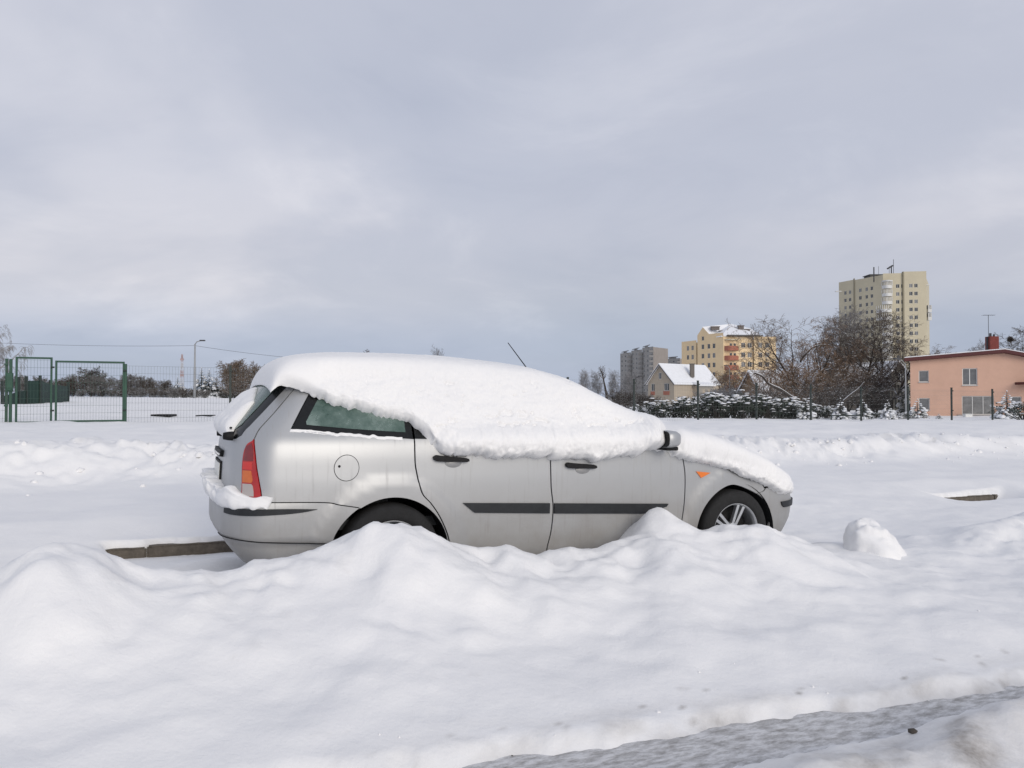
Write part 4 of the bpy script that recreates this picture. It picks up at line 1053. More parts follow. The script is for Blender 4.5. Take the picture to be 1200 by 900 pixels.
# ---- tower block -------------------------------------------------------
TOWER = mat('tower_plaster', (.52,.47,.345), .85, var=.06, vscale=.15)
TOWERD = mat('tower_seam', (.26,.235,.17), .85)
WHITE = mat('balcony_white', (.62,.62,.60), .7, var=.06, vscale=.4)
tb = empty('tower_block', (*gp(1036, 272).xy, -2)); tag(tb, 'tall pale yellow tower block rising behind the bare trees', 'apartment block')
zt_main = at(1034, 320, 272).z
def row_z(k): return at(1045, 335, 272).z-2.80*k      # window rows from the top
A0, A1, A2 = gp(984, 292), gp(1003, 284.5), gp(1036, 272)
F1 = Facade(tb, A0, A1, -2, at(984, 331, 292).z); F2 = Facade(tb, A1-Vector((.3,.5,0)), A2, -2, at(1034, 322, 272).z)
B1, B2, B3 = A2.copy(), gp(1060, 271), gp(1086, 270)
F3 = Facade(tb, B1, B2, -2, at(1050, 320.5, 272).z); F4 = Facade(tb, B2-Vector((0,.5,0)), B3-Vector((0,.5,0)), -2, at(1075, 318, 270).z)
for k in range(15):
    z = row_z(k)-.2
    for px in (991, 996.5): F1.win(F1.uz(px, 400)[0], z, 1.15, 1.35, sill=False, pane=PANE if (k+int(px)) % 3 else PANE2)
    for px in (1008.5, 1016, 1022): F2.win(F2.uz(px, 400)[0], z, 1.25 if px < 1010 else 1.15, 1.35, sill=False, pane=PANE if (k+int(px)) % 4 else PANE2)
    for px in (1052.5, 1058): F3.win(F3.uz(px, 400)[0], z, 1.15 if px < 1055 else .8, 1.35, sill=False, pane=PANE if (k+int(px)) % 3 else PANE2)
    for px in (1068, 1074): F4.win(F4.uz(px, 400)[0], z, 1.15, 1.35, sill=False, pane=PANE if (k*3+int(px)) % 4 else PANE2)
for F_ in (F1, F2, F3, F4): F_.build(TOWER, rec=.2)
zr = [at(984,331,292).z, at(1034,322,272).z, at(1050,320.5,272).z, at(1075,318,270).z]
back = [gp(1090, 296), gp(1000, 312)]
prism('core', [(A0.x+.3,A0.y+.35),(A1.x,A1.y+.4),(A2.x-.1,A2.y+.6),(B2.x-.2,B2.y+.4),(B3.x-.05,B3.y+.4),(back[0].x,back[0].y),(back[1].x,back[1].y)], -2, zr[0]-.4, TOWER, tb)
prism('roof_block', [(A1.x,A1.y+.4),(A2.x-.1,A2.y+.6),(B2.x,B2.y+.4),(B2.x+1,B2.y+12),(A1.x+3,A1.y+12)], zr[0]-.38, zr[1]-.3, TOWER, tb)
prism('stair_block', [(B2.x+.02,B2.y+.1),(B3.x-.05,B3.y+.05),(B3.x+.3,B3.y+9),(B2.x+.4,B2.y+9)], zr[0]-.36, zr[3]-.3, TOWER, tb)
for px, Yp, zz in ((1028,279,zr[1]),(1019,283,zr[1]-1.0)):
    q = gp(px, Yp); prism('roof_house', [(q.x-2.6,q.y-1),(q.x+2.6,q.y-1),(q.x+2.6,q.y+4),(q.x-2.6,q.y+4)], zz-.35, zz+.9, mat('roof_dark', (.10,.10,.10), .8), tb); prism('roof_cap', [(q.x-3,q.y-1.3),(q.x+3,q.y-1.3),(q.x+3,q.y+4.3),(q.x-3,q.y+4.3)], zz+.9, zz+1.15, mat('roof_dark', (.1,.1,.1), .8), tb)
mb = MB()
for px, py0, py1, r in ((1047,318,304,.09),(1044.5,318,311,.2),(1024,324,313,.22),(1029.5,322,312,.06),(1042,318,312,.07)):
    a_ = at(px, py0, 274)-Vector(tb.location); b_2 = at(px, py1, 274)-Vector(tb.location); mb.tube([a_-Vector((0,0,2)), b_2], r, 5)
a_ = at(1043, 313, 274)-Vector(tb.location); mb.tube([a_-Vector((1,0,.6)), a_+Vector((1,0,.6))], .3, 5)
mb.build('roof_aerials', DARKS, tb)
# rounded stack of balconies at the corner
for k in range(14):
    z = row_z(k)-.9; wide = k in (3, 4); pl, pr_ = (1028, 1046) if wide else (1034.5, 1047)
    c0, c1 = gp(pl, 274 if wide else 272.3), gp(pr_, 271.2); mid = gp((pl+pr_)/2+1, 268.8)
    n = 9; ring = []
    for i in range(n):
        u = i/(n-1); q = c0*(1-u)**2+mid*2*u*(1-u)+c1*u*u; ring.append((q.x, q.y))
    backp = [(c1.x, c1.y+1.0), (c0.x+.4, c0.y+1.0)]
    bal = prism('balcony', ring+backp, z-.15, z+.95, WHITE, tb)
    prism('glazing', [(x+.0, y+.10) for x, y in ring]+backp, z+.95, z+2.35, PANE2 if not wide and k > 2 else PANE, bal).parent = tb
    for i in range(n):
        x, y = ring[i]; prism('mullion', [(x-.09,y-.02),(x+.09,y-.02),(x+.09,y+.12),(x-.09,y+.12)], z+.952, z+2.348, WHITE, tb)
    if k == 0: prism('balcony_roof', [(x*1.0, y-.25) for x, y in ring]+backp, z+2.352, z+2.75, WHITE, tb)
for k in (3, 4):
    z = row_z(k)-.8; q = gp(1086.5, 272); bx = [(q.x,q.y-1.2),(q.x+1.3,q.y-1.2),(q.x+1.3,q.y+2.6),(q.x,q.y+2.6)]
    prism('side_balcony', bx, z-.3, z+.85, WHITE, tb); prism('side_glazing', [(x*.9995,y) for x,y in bx], z+.852, z+2.2, PANE2, tb); 
    for dx in (0.05,.6,1.15): prism('mullion', [(q.x+dx-.1,q.y-1.26),(q.x+dx+.1,q.y-1.26),(q.x+dx+.1,q.y-1.18),(q.x+dx-.1,q.y-1.18)], z+.854, z+2.19, WHITE, tb)
for px, py in ((982,341.5),(1085,334)):
    q = at(px, py, 285 if px < 1000 else 272)-Vector(tb.location); mb = MB(); mb.box(q.x-1.0, q.x+1.2, q.y-.5, q.y+.5, q.z-.12, q.z+.12); mb.build('ledge', WHITE, tb)
prism('seam', [(A1.x-.5,A1.y-.62),(A1.x-.3,A1.y-.62),(A1.x-.3,A1.y+.3),(A1.x-.5,A1.y+.3)], -2, zr[0]+.3, TOWERD, tb)
prism('seam', [(B2.x-.45,B2.y-.55),(B2.x-.05,B2.y-.55),(B2.x-.05,B2.y+.3),(B2.x-.45,B2.y+.3)], -2, zr[3], TOWERD, tb)
# ---- yellow flats -------------------------------------------------------
YEL = mat('yellow_plaster', (.74,.57,.35), .85, var=.06, vscale=.2)
REDP = mat('red_panel', (.36,.135,.09), .8, var=.1, vscale=.6)
ROOFW = SNOW_FAR
yb = empty('yellow_flats', (*gp(848, 226).xy, -2)); tag(yb, 'yellow block of flats with red balconies and snowy hipped roof', 'apartment block')
L0, L1, L2, R1, R2 = gp(800, 243), gp(817.5, 236), gp(848, 226), gp(883, 227), gp(909, 228)
G1 = Facade(yb, L0+Vector((0,1.2,0)), L1+Vector((0,1.2,0)), -2, at(808, 399.5, 240).z); G2 = Facade(yb, L1, L2, -2, at(830, 396, 231).z); G3 = Facade(yb, L2, R1, -2, at(866, 394.5, 226.5).z); G4 = Facade(yb, R1-Vector((0,.6,0)), R2-Vector((0,.6,0)), -2, at(895, 394.5, 227).z)
zy0 = at(871, 404.5, 226.5).z
for k in range(6):
    z = zy0-2.85*k
    for px in (806, 811.5): G1.win(G1.uz(px, 410)[0], z, 1.25, 1.45, sill=False, pane=PANE2 if (k+int(px)) % 3 else PANE)
    for px in (823.5, 830.5, 836.5): G2.win(G2.uz(px, 410)[0], z, 1.25, 1.45, sill=False, pane=PANE2 if (k+int(px)) % 3 == 0 else PANE)
    for px in (871, 878.5): G3.win(G3.uz(px, 404)[0], z, 1.3, 1.45, sill=False, pane=PANE2 if (k+int(px)) % 3 == 0 else PANE)
    for px in (856.5, 861): G3.win(G3.uz(px, 404)[0], z-.3, .8, 1.7, sill=False, cols=1)
    for px in (891, 899): G4.win(G4.uz(px, 404)[0], z, 1.3, 1.45, sill=False, pane=PANE2 if (k+int(px)) % 3 == 0 else PANE)
ga = [(0, at(818, 395, 236).z), (G2.w*.22, at(823, 383.5, 234).z), (G2.w*.50, at(831, 395, 232).z), (G2.w, at(848, 395.4, 226).z)]
G2.win(G2.uz(823.5, 396.5)[0], at(823.5, 396.8, 234.2).z, 1.1, 1.3, sill=False)
G2.z1 = at(830, 392, 233).z
ga = [(0, G2.z1), (G2.w*.22, at(823, 383.5, 234).z), (G2.w*.46, G2.z1), (G2.w, G2.z1)]
for F_, tp in ((G1, None), (G2, ga), (G3, None), (G4, None)): F_.build(YEL, top=tp, rec=.2)
for k in range(5):
    z = zy0-2.85*k-1.45; c0, c1, mid = G3.P0+G3.u*G3.uz(848.8,404)[0], G3.P0+G3.u*G3.uz(865.5,404)[0], gp(858, 222.6)
    ring = [tuple((c0*(1-u)**2+mid*2*u*(1-u)+c1*u*u).xy) for u in np.linspace(0,1,9)]
    prism('balcony', ring+[(c1.x,c1.y-.01),(c0.x,c0.y-.01)][:0], z-.2, z+1.15, REDP, yb)
    if k == 0: prism('balcony_roof', ring, z+2.9, z+3.15, mat('cream_trim', (.55,.5,.38), .8), yb)
ze = at(866, 394.5, 227).z+.05
ridge0, ridge1 = at(823, 382, 238), at(858, 379.5, 236); 
prism('core', [(L0.x+.2,L0.y+1.7),(L1.x+.2,L1.y+1.7),(L2.x,L2.y+.5),(R1.x,R1.y+.5),(R2.x,R2.y+.1),(R2.x+3,R2.y+14),(L0.x+5,L0.y+12)], -2, ze-1.0, YEL, yb)
rb = [gp(826, 250), gp(897, 246)]
apex = at(857, 379.5, 238); w1 = Vector((L2.x-.5, L2.y+.2, ze+.1)); w2 = Vector((gp(893,229).x, 229, ze+.2)); w0 = Vector((gp(829,233).x, 233, ze+.15)); g0 = at(823, 383, 234.5)
roof_slab('roof', [g0, w0, w1, apex], .25, ROOFW, yb); roof_slab('roof', [apex, w1, w2], .25, ROOFW, yb)
roof_slab('roof', [apex, w2, at(880, 385, 250)], .25, ROOFW, yb); roof_slab('roof', [g0, apex, at(835, 384, 250)], .25, ROOFW, yb)
for px, py, w, h in ((846,390.5,1.5,2.0),(875,389,1.5,2.2),(868,383.5,1.6,1.2),(838,384,2.4,.6)):
    q = at(px, py, 234)-Vector(yb.location); mb = MB(); mb.box(q.x-w/2, q.x+w/2, q.y-.6, q.y+.6, q.z-.7, q.z+h*.3); mb.box(q.x-w/2-.15, q.x+w/2+.15, q.y-.75, q.y+.75, q.z+h*.3, q.z+h*.3+.2); mb.build('chimney', mat('chimney_brick', (.16,.14,.13), .9), yb)
q0, q1 = at(853, 393.5, 225.5), at(893, 393.8, 226); roof_slab('eave_band', [q0+Vector((0,-.5,.3)), q1+Vector((0,-.5,.3)), q1+Vector((0,2,.3)), q0+Vector((0,2,.3))], .35, mat('roof_dark', (.1,.1,.1), .8), yb)
# ---- grey panel flats ----------------------------------------------------
GREY = mat('grey_panel', (.30,.29,.275), .9, var=.12, vscale=.25)
GREYD = mat('grey_panel_dark', (.235,.23,.225), .9, var=.12, vscale=.25)
def flats(name, label, px0, px1, Y0, Y1, ytop, ymid, rows, cols, mat_, side_px, sideY, steps):
    o = empty(name, (*gp(px1, Y1).xy, -2)); tag(o, label, 'apartment block')
    P = [gp(px0+(px1-px0)*k/steps, Y0+(Y1-Y0)*k/steps) for k in range(steps+1)]
    fh = 2.75
    for k in range(steps):
        ztop_ = at((px0+px1)/2, ytop-(1.6*k if steps > 1 else 0), (Y0+Y1)/2).z
        f = Facade(o, P[k]-Vector((0,.8*k,0)), P[k+1]-Vector((0,.8*k,0)), -2, ztop_)
        for r in range(rows):
            for c in range(cols):
                u = f.w*(c+.5)/cols; f.win(u, ztop_-2.2-fh*r, min(1.5, f.w/cols*.6), 1.4, sill=False, cols=2, pane=PANE if (r*7+c*3+k) % 4 else PANE2, wood=FRAME)
        f.build(mat_, rec=.25)
        prism('stairwell_cap', [(P[k].x+3,P[k].y+2),(P[k+1].x-2,P[k+1].y+3),(P[k+1].x-2,P[k+1].y+8),(P[k].x+3,P[k].y+8)], ztop_-.5, ztop_+1.0, GREYD, o)
        prism('cap_slab', [(P[k].x+2,P[k].y+1.4),(P[k+1].x-1,P[k+1].y+2.4),(P[k+1].x-1,P[k+1].y+9),(P[k].x+2,P[k].y+9)], ztop_+1.0, ztop_+1.4, GREYD, o)
        for r in range(rows):
            q = P[k+1]; prism('balcony', [(q.x-2.6,q.y-2.2-.8*k),(q.x-.2,q.y-2.2-.8*k),(q.x-.2,q.y-.85*k-.1),(q.x-2.6,q.y-.85*k-.1)], ztop_-3.4-fh*r, ztop_-2.3-fh*r, GREYD, o)
    S = gp(side_px, sideY); f = Facade(o, P[-1]-Vector((0,.8*(steps-1),0)), S, -2, ztop_-.3); f.build(mat('end_wall', (.29,.26,.235), .9, var=.1, vscale=.3), rec=.2)
    prism('core', [(P[0].x+.5,P[0].y+.6),(P[-1].x-.2,P[-1].y+.6),(S.x-.4,S.y+.4),(S.x-2,S.y+14),(P[0].x+2,P[0].y+14)], -2, ztop_-2.4, GREYD, o)
    return o
flats('panel_flats', 'grey nine-storey panel flats behind the cream house', 727, 765, 470, 430, 412, 408, 9, 3, GREY, 783, 444, 3)
flats('panel_flats', 'smaller grey block of flats peeking between grey flats and yellow flats', 782, 797, 560, 550, 420, 418, 6, 3, GREYD, 801, 560, 1)
# ---- cream gabled house ---------------------------------------------------
CREAM = mat('cream_brick', (.42,.36,.285), .9, var=.08, vscale=1.5)
ch = empty('cream_house', (*gp(790, 152).xy, -1.5)); tag(ch, 'cream brick house with steep snow-covered roof behind the hedge', 'house')
Cn, Cl, Cr = gp(790, 152), gp(759.5, 157.5), gp(842, 161)
ze = at(790, 448.5, 152).z; zp = at(774, 427, 154.8).z
H1 = Facade(ch, Cl, Cn, -1.5, ze); H2 = Facade(ch, Cn, Cr, -1.5, ze)
H1.winpx(781, 453.5, 1.35, 1.5, cols=3); H1.winpx(765, 454, 1.0, 1.5); H1.winpx(773.5, 440.5, .75, 1.3, cols=1, pane=PANE2); H1.winpx(765, 469.5, .9, 1.4)
for px in (795.5, 799, 803): H2.winpx(px, 468.5, .62, 1.35, cols=1)
zmid = (H1.h[2][2], H1.h[2][3])
g = [(0, ze), (H1.w*.48, zp), (H1.w, ze)]
# attic window sits in the gable: build the gable as wall with its own opening
att = H1.h.pop(2); H1.build(CREAM, rec=.18)
mb = MB(); u0, u1, a_z, b_z = att[:4]; ap = (H1.w*.48, zp)
mb.add([(0,0,ze),(H1.w,0,ze),(u1,0,a_z),(u0,0,a_z),(u1,0,b_z),(u0,0,b_z),(ap[0],0,ap[1])], [(0,1,2,3),(1,6,4,2),(0,3,5,6),(5,4,6)])
mb.add([(u0,.15,a_z),(u1,.15,a_z),(u1,.15,b_z),(u0,.15,b_z)], [(0,1,2,3)])
wg = mb.build('gable', CREAM, ch); wg.location = H1.P0-Vector((ch.location.x,ch.location.y,0))+Vector((0,0,1.5)); wg.rotation_euler.z = H1.rz
f_, p_ = win_mesh(u1-u0, b_z-a_z, 1, .07, FRAME); fo = obj('window', f_, None, ch); fo.location = H1.P0+H1.u*u0+Vector((0,0,a_z))-Vector(ch.location)-H1.n*.06; fo.rotation_euler.z = H1.rz
po = bpy.data.objects.new('pane', p_); C.objects.link(po); po.parent = fo
if not p_.materials: p_.materials.append(PANE2)
H2.build(CREAM, rec=.18)
for px, py, w in ((781,460.2,1.6),(765,460.5,1.1)):
    u, z = H1.uz(px, py); mb = MB(); mb.box(u-w/2, u+w/2, -.05, .02, z-.45, z+.4); o = mb.build('red_panel', REDP, ch); o.location = H1.P0-Vector((ch.location.x,ch.location.y,0))+Vector((0,0,1.5)); o.rotation_euler.z = H1.rz
depth = H2.u*H2.w; A_ = H1.P0+H1.u*(H1.w*.48)
rA = Vector((A_.x, A_.y, zp+.25)); ov = H2.u*-.5; rB = rA+depth+H2.u*.2
e1 = Vector((Cn.x, Cn.y, ze-.15))+H1.u*.45; e2 = e1+depth+H2.u*.2; e3 = Vector((Cl.x, Cl.y, ze-.15))-H1.u*.45; e4 = e3+depth
roof_slab('roof', [rA+ov, e1+ov, e2, rB], .2, ROOFW, ch); roof_slab('roof', [rB, e4, e3+ov, rA+ov], .2, ROOFW, ch)
FASC = mat('dark_fascia', (.07,.055,.05), .8)
roof_slab('fascia', [rA+ov*1.06-Vector((0,0,.205)), e1+ov*1.06-Vector((0,0,.205)), e1+ov*.9-Vector((0,0,.205)), rA+ov*.9-Vector((0,0,.205))], .22, FASC, ch); roof_slab('fascia', [rA+ov*1.06-Vector((0,0,.205)), e3+ov*1.06-Vector((0,0,.205)), e3+ov*.9-Vector((0,0,.205)), rA+ov*.9-Vector((0,0,.205))], .22, FASC, ch)
bk = Facade(ch, Cr, Cr-H1.u*H1.w, -1.5, ze); bk.build(CREAM, top=[(0,ze),(bk.w*.52,zp),(bk.w,ze)])
# entrance bay with its own small roof
b0 = H2.P0+H2.u*H2.uz(812, 460)[0]; b1 = H2.P0+H2.u*H2.uz(828, 460)[0]; out_ = H2.n*1.5
zb = at(815, 452, 154).z
prism('porch', [tuple((b0+out_).xy), tuple((b1+out_).xy), tuple((b1-H2.n*.0+H2.n*.02).xy), tuple((b0+H2.n*.02).xy)], -1.5, zb, CREAM, ch)
fp = Facade(ch, b0+out_+H2.n*.02, b1+out_+H2.n*.02, -1.5, zb); fp.win(fp.w*.35, zb-1.1, .8, .8); fp.win(fp.w*.72, zb-1.1, .8, .8); fp.win(fp.w*.3, zb-3.6, .8, 1.0); fp.win(fp.w*.72, zb-3.6, .7, 1.2); fp.build(mat('porch_grey', (.30,.28,.25), .9), rec=.12)
roof_slab('porch_roof', [b0-H2.u*.6+Vector((0,0,ze+.35))-H2.n*.3, b0+out_*1.35-H2.u*.6+Vector((0,0,zb+.25)), b1+out_*1.35+H2.u*.5+Vector((0,0,zb+.25)), b1+H2.u*.5+Vector((0,0,ze+.35))-H2.n*.3], .3, ROOFW, ch)
q = at(811, 433, 157)-Vector(ch.location); mb = MB(); mb.box(q.x-.4, q.x+.4, q.y-.45, q.y+.45, q.z-1.6, q.z+1.05); mb.box(q.x-.48, q.x+.48, q.y-.53, q.y+.53, q.z+1.05, q.z+1.22); mb.build('chimney', mat('chimney_grey', (.15,.135,.12), .9), ch)
# ---- salmon house ----------------------------------------------------------
SALM = mat('salmon_plaster', (.60,.385,.29), .9, var=.07, vscale=.6, bump=.1, bscale=30)
MAROON = mat('maroon_fascia', (.085,.018,.018), .6, var=.15, vscale=1)
ph = empty('salmon_house', (*gp(1067, 74).xy, -1.2)); tag(ph, 'salmon pink two-storey house with maroon roof edge at the right', 'house')
S0, S1 = gp(1067, 74), gp(1232, 70)
ze = at(1067, 421, 74).z; zp = at(1176, 411.5, 71.4).z
P1 = Facade(ph, S0, S1, -1.2, ze-.3)
P1.winpx(1082.5, 441, .85, 1.10, cols=1, pane=PANE2, fw=.06); P1.winpx(1136.5, 441.5, 1.25, 1.60, cols=2, pane=PANE2, fw=.07); P1.winpx(1146, 475, 2.62, 1.75, cols=3, pane=mat('sunroom_pane', (.20,.20,.195), .2, var=.35, vscale=1.5), fw=.06)
P1.winpx(1083, 473.5, .95, 1.15, cols=1, pane=PANE2); P1.winpx(1191, 471, .85, 1.0, cols=1, pane=PANE2)
ur = P1.uz(1176, 411)[0]
P1.build(SALM, top=[(0, ze-.3), (0, ze), (ur, zp), (P1.w, ze-.2)], rec=.16)
bl = S0+Vector((6.4, 11, 0)); Fl = Facade(ph, bl, S0, -1.2, ze-.3); Fl.build(SALM)
dirb = Vector((6.4,11,0)); fo_ = -P1.u*.55; fr_ = P1.n*.55
r0 = S0+fo_+fr_+Vector((0,0,ze+.20)); r1 = S0+P1.u*ur+fr_+Vector((0,0,zp+.22)); r2 = S1+fr_+P1.u*.4+Vector((0,0,ze-.1))
roof_slab('roof', [r0, r1, r1+dirb, r0+dirb], .13, ROOFW, ph); roof_slab('roof', [r1, r2, r2+dirb, r1+dirb], .13, ROOFW, ph)
dn_ = Vector((0,0,-.132))
for p, q in ((r0, r1), (r1, r2)): roof_slab('fascia', [p+P1.n*.03+dn_+Vector((0,0,.05)), q+P1.n*.03+dn_+Vector((0,0,.05)), q-P1.n*.5+dn_, p-P1.n*.5+dn_], .30, MAROON, ph)
q = at(1162.5, 402, 74)-Vector(ph.location); mb = MB(); mb.box(q.x-.42, q.x+.42, q.y-.4, q.y+.4, q.z-1.2, q.z+.62); mb.build('chimney', mat('red_brick', (.17,.04,.032), .9, var=.2, vscale=3), ph)
mb = MB(); mb.tube([(q.x-.15,q.y,q.z+.6),(q.x-.15,q.y,q.z+.95)], .11, 8); mb.tube([(q.x+.2,q.y,q.z+.6),(q.x+.2,q.y,q.z+.85)], .09, 8); mb.box(q.x-.5,q.x-.44,q.y-.1,q.y+.1,q.z-.8,q.z+.6); mb.build('chimney_pots', DARKS, ph)
mb = MB(); q2 = at(1158.5, 402, 74.6)-Vector(ph.location); zt_ = at(1158, 369, 74.6).z-ph.location.z
mb.tube([(q2.x,q2.y,q2.z-1),(q2.x,q2.y,zt_)], .025, 5)
for k in range(7): mb.tube([(q2.x-.5+.17*k, q2.y-.25, zt_-.03),(q2.x-.5+.17*k, q2.y+.25, zt_-.03)], .012, 4)
mb.tube([(q2.x-.55,q2.y,zt_-.03),(q2.x+.65,q2.y,zt_-.03)], .016, 4); mb.build('television_aerial', DARKS, ph)
q = at(1199, 450, 70)-Vector(ph.location); mb = MB(); mb.box(q.x-.1, q.x+1.5, q.y-.9, q.y+1, q.z-.05, q.z+.18); mb.build('porch_canopy', MAROON, ph)
mb = MB(); u, z = P1.uz(1146, 486.5); mb.box(u-1.7, u+1.6, -.35, -.02, z-.06, z+.04); o = mb.build('sunroom_step', mat('grey_concrete', (.3,.29,.28), .9), ph); o.location = P1.P0-Vector((ph.location.x,ph.location.y,0))+Vector((0,0,1.2)); o.rotation_euler.z = P1.rz
# ---- houses half hidden by the trees ---------------------------------------
def small_house(name, label, pxl, pxr, Y, ytop, yeave, mat_, gable_left, ridge_px, roofm=ROOFW, wins=(), dY=.5):
    Wl, Wr = gp(pxl, Y), gp(pxr, Y+dY); o = empty(name, (*Wl.xy, -1.2)); tag(o, label, 'house')
    ze = at(pxl, yeave, Y).z; zp = at(ridge_px, ytop, Y+3).z; f = Facade(o, Wl, Wr, -1.2, ze)
    for px, py, w, h in wins: f.winpx(px, py, w, h)
    n = f.n; dpt = -n*8
    if gable_left is None:      # eaves side towards the viewer
        f.build(mat_); rid = -n*4; L_, R_ = Wl-f.u*.5+n*.5, Wr+f.u*.5+n*.5
        roof_slab('roof', [L_+Vector((0,0,ze-.1)), R_+Vector((0,0,ze-.1)), Wr+f.u*.5+rid+Vector((0,0,zp)), Wl-f.u*.5+rid+Vector((0,0,zp))], .3, roofm, o)
        roof_slab('fascia', [L_+n*.03+Vector((0,0,ze-.25)), R_+n*.03+Vector((0,0,ze-.25)), R_-n*.4+Vector((0,0,ze-.25)), L_-n*.4+Vector((0,0,ze-.25))], .2, FASC, o)
        g = Facade(o, Wr, Wr+dpt, -1.2, ze); g.build(mat_, top=[(0,ze),(4,zp-.2),(8,ze)]); g = Facade(o, Wl+dpt, Wl, -1.2, ze); g.build(mat_, top=[(0,ze),(4,zp-.2),(8,ze)])
    else:
        f.build(mat_, top=[(0,ze),(f.w*.5,zp-.2),(f.w,ze)]); m0 = (Wl+Wr)/2
        for E, s in ((Wl, -1), (Wr, 1)):
            e0 = E+f.u*.4*s+n*.4+Vector((0,0,ze-.2)); m1 = m0+n*.4+Vector((0,0,zp)); roof_slab('roof', [m1, e0, e0+dpt, m1+dpt] if s > 0 else [m1, m1+dpt, e0+dpt, e0], .3, roofm, o)
            roof_slab('fascia', [m1+n*.03-Vector((0,0,.32)), e0+n*.03-Vector((0,0,.32)), e0-n*.2-Vector((0,0,.32)), m1-n*.2-Vector((0,0,.32))], .2, FASC, o)
        g = Facade(o, Wr, Wr+dpt, -1.2, ze); g.build(mat_)
    return o
small_house('brown_house', 'small ochre house with snowy roof behind the brown willow', 895, 925, 116, 438, 452, mat('ochre_wall', (.30,.22,.11), .9, var=.15, vscale=.6), None, 897, wins=((903,460,.9,1.0),(916,460,.9,1.0)))
small_house('gable_house', 'brown gabled house with snowy roof between cream house and willow', 866, 893, 108, 435, 461, mat('brown_wall', (.22,.155,.10), .9, var=.2, vscale=.8), True, 879, dY=-4.5)
small_house('tree_house', 'dark house with snowy roof seen through the bare trees', 985, 1044, 120, 424, 438, mat('dark_wall', (.10,.09,.08), .9, var=.2, vscale=.5), None, 1015, wins=((1000,446,1.2,1.3),(1020,446,1.2,1.3)))
small_house('grey_house', 'grey gabled house end left of the salmon house', 1042, 1064, 118, 423, 438, mat('grey_wall', (.17,.16,.14), .9, var=.1, vscale=.5), True, 1050, wins=((1056,443,.9,1.5),))
# dark board wall in front of them
bw = empty('board_wall', at(1025, 462, 92)); tag(bw, 'dark board wall standing left of the salmon house', 'wall')
BW = mat('dark_boards', (.035,.033,.032), .9, var=.3, vscale=1.5); ob = Vector(bw.location)
q0, q1 = at(1016, 452, 92)-ob, at(1066, 450, 90)-ob; zlo = at(1040, 469, 91).z-ob.z; nb = 14
for k in range(nb):
    u0, u1 = k/nb+.003, (k+1)/nb-.003; mb = MB(); x0, x1 = q0.x+(q1.x-q0.x)*u0, q0.x+(q1.x-q0.x)*u1; y = q0.y+(q1.y-q0.y)*u0; zt2 = q0.z+(q1.z-q0.z)*u0; mb.box(x0, x1, y, y+.05, zlo-1, zt2); mb.build('board', BW, bw)
ORD = ['first','second','third','fourth','fifth','sixth','seventh','eighth','ninth','tenth','eleventh','twelfth','thirteenth','fourteenth','fifteenth','sixteenth','seventeenth','eighteenth','nineteenth','twentieth']
# ------------------------------------------------------------------ vegetation
BARK = mat('dark_bark', (.045,.036,.030), .95, var=.3, vscale=3)
BARKG = mat('grey_bark', (.085,.078,.072), .95, var=.3, vscale=3)
BIRCH = mat('birch_bark', (.30,.29,.28), .9, var=.35, vscale=4)
TW_D = mat('dark_twigs', (.085,.070,.060), .95); TW_B = mat('brown_twigs', (.155,.115,.085), .95); TW_O = mat('rusty_twigs', (.20,.135,.09), .95)
TW_F = mat('frosted_twigs', (.26,.255,.26), .95); TW_G = mat('grey_twigs', (.16,.150,.145), .95)
NEEDLE = mat('fir_needles', (.028,.042,.032), .9, var=.3, vscale=6); LEAF = mat('evergreen_leaf', (.022,.034,.022), .85, var=.3, vscale=6)
def skeleton(rnd, height, levels, kids, lens, angs, droop, multi=1, r0=.14, bend=.12, start=.22, rmin=.0125):
    """list of (points, radii, level)"""
    out = []
    def grow(p, d, length, r, lev):
        n = 7 if lev == 0 else (5 if lev == 1 else (4 if lev == 2 else 3)); pts = [p.copy()]; rad = [max(r, rmin)]; dd = d.copy(); q = p.copy()
        for i in range(n):
            dd = dd+Vector((rnd.gauss(0,bend), rnd.gauss(0,bend), rnd.gauss(0,bend*.6)))
            dd.z += droop[min(lev, len(droop)-1)]*(i+1)/n
            dd.normalize(); q = q+dd*(length/n); pts.append(q.copy()); rad.append(max(rmin*.8, r*(1-.78*(i+1)/n)))
        out.append((pts, rad, lev))
        if lev+1 >= levels: return
        k = kids[lev]; az = rnd.uniform(0, 6.28)
        for j in range(k):
            f = (start if lev == 0 else .18)+(1-(start if lev == 0 else .18))*(j+rnd.random())/k
            x = f*n; i = min(n-1, int(x)); b = pts[i].lerp(pts[i+1], x-i); rb = rad[i]+(rad[i+1]-rad[i])*(x-i)
            axis = (pts[i+1]-pts[i]).normalized(); az += 2.4+rnd.uniform(-.5,.5); side = axis.orthogonal().normalized(); side.rotate(Matrix.Rotation(az, 3, axis))
            an = math.radians(angs[lev]+rnd.uniform(-14,14)); nd = axis*math.cos(an)+side*math.sin(an)
            if nd.z < -.2 and lev < 2: nd.z *= -.5
            grow(b, nd, length*lens[lev]*(1-.45*f if lev == 0 else 1-.3*f)*rnd.uniform(.75,1.2), rb*.62, lev+1)
    for m_ in range(multi):
        d = Vector((rnd.gauss(0,.08 if multi == 1 else .30), rnd.gauss(0,.08 if multi == 1 else .30), 1)).normalized()
        grow(Vector((rnd.gauss(0,.02 if multi == 1 else .25), rnd.gauss(0,.02 if multi == 1 else .25), -.3)), d, height*rnd.uniform(.85,1.05)*.82, r0/(multi**.5), 0)
    return out
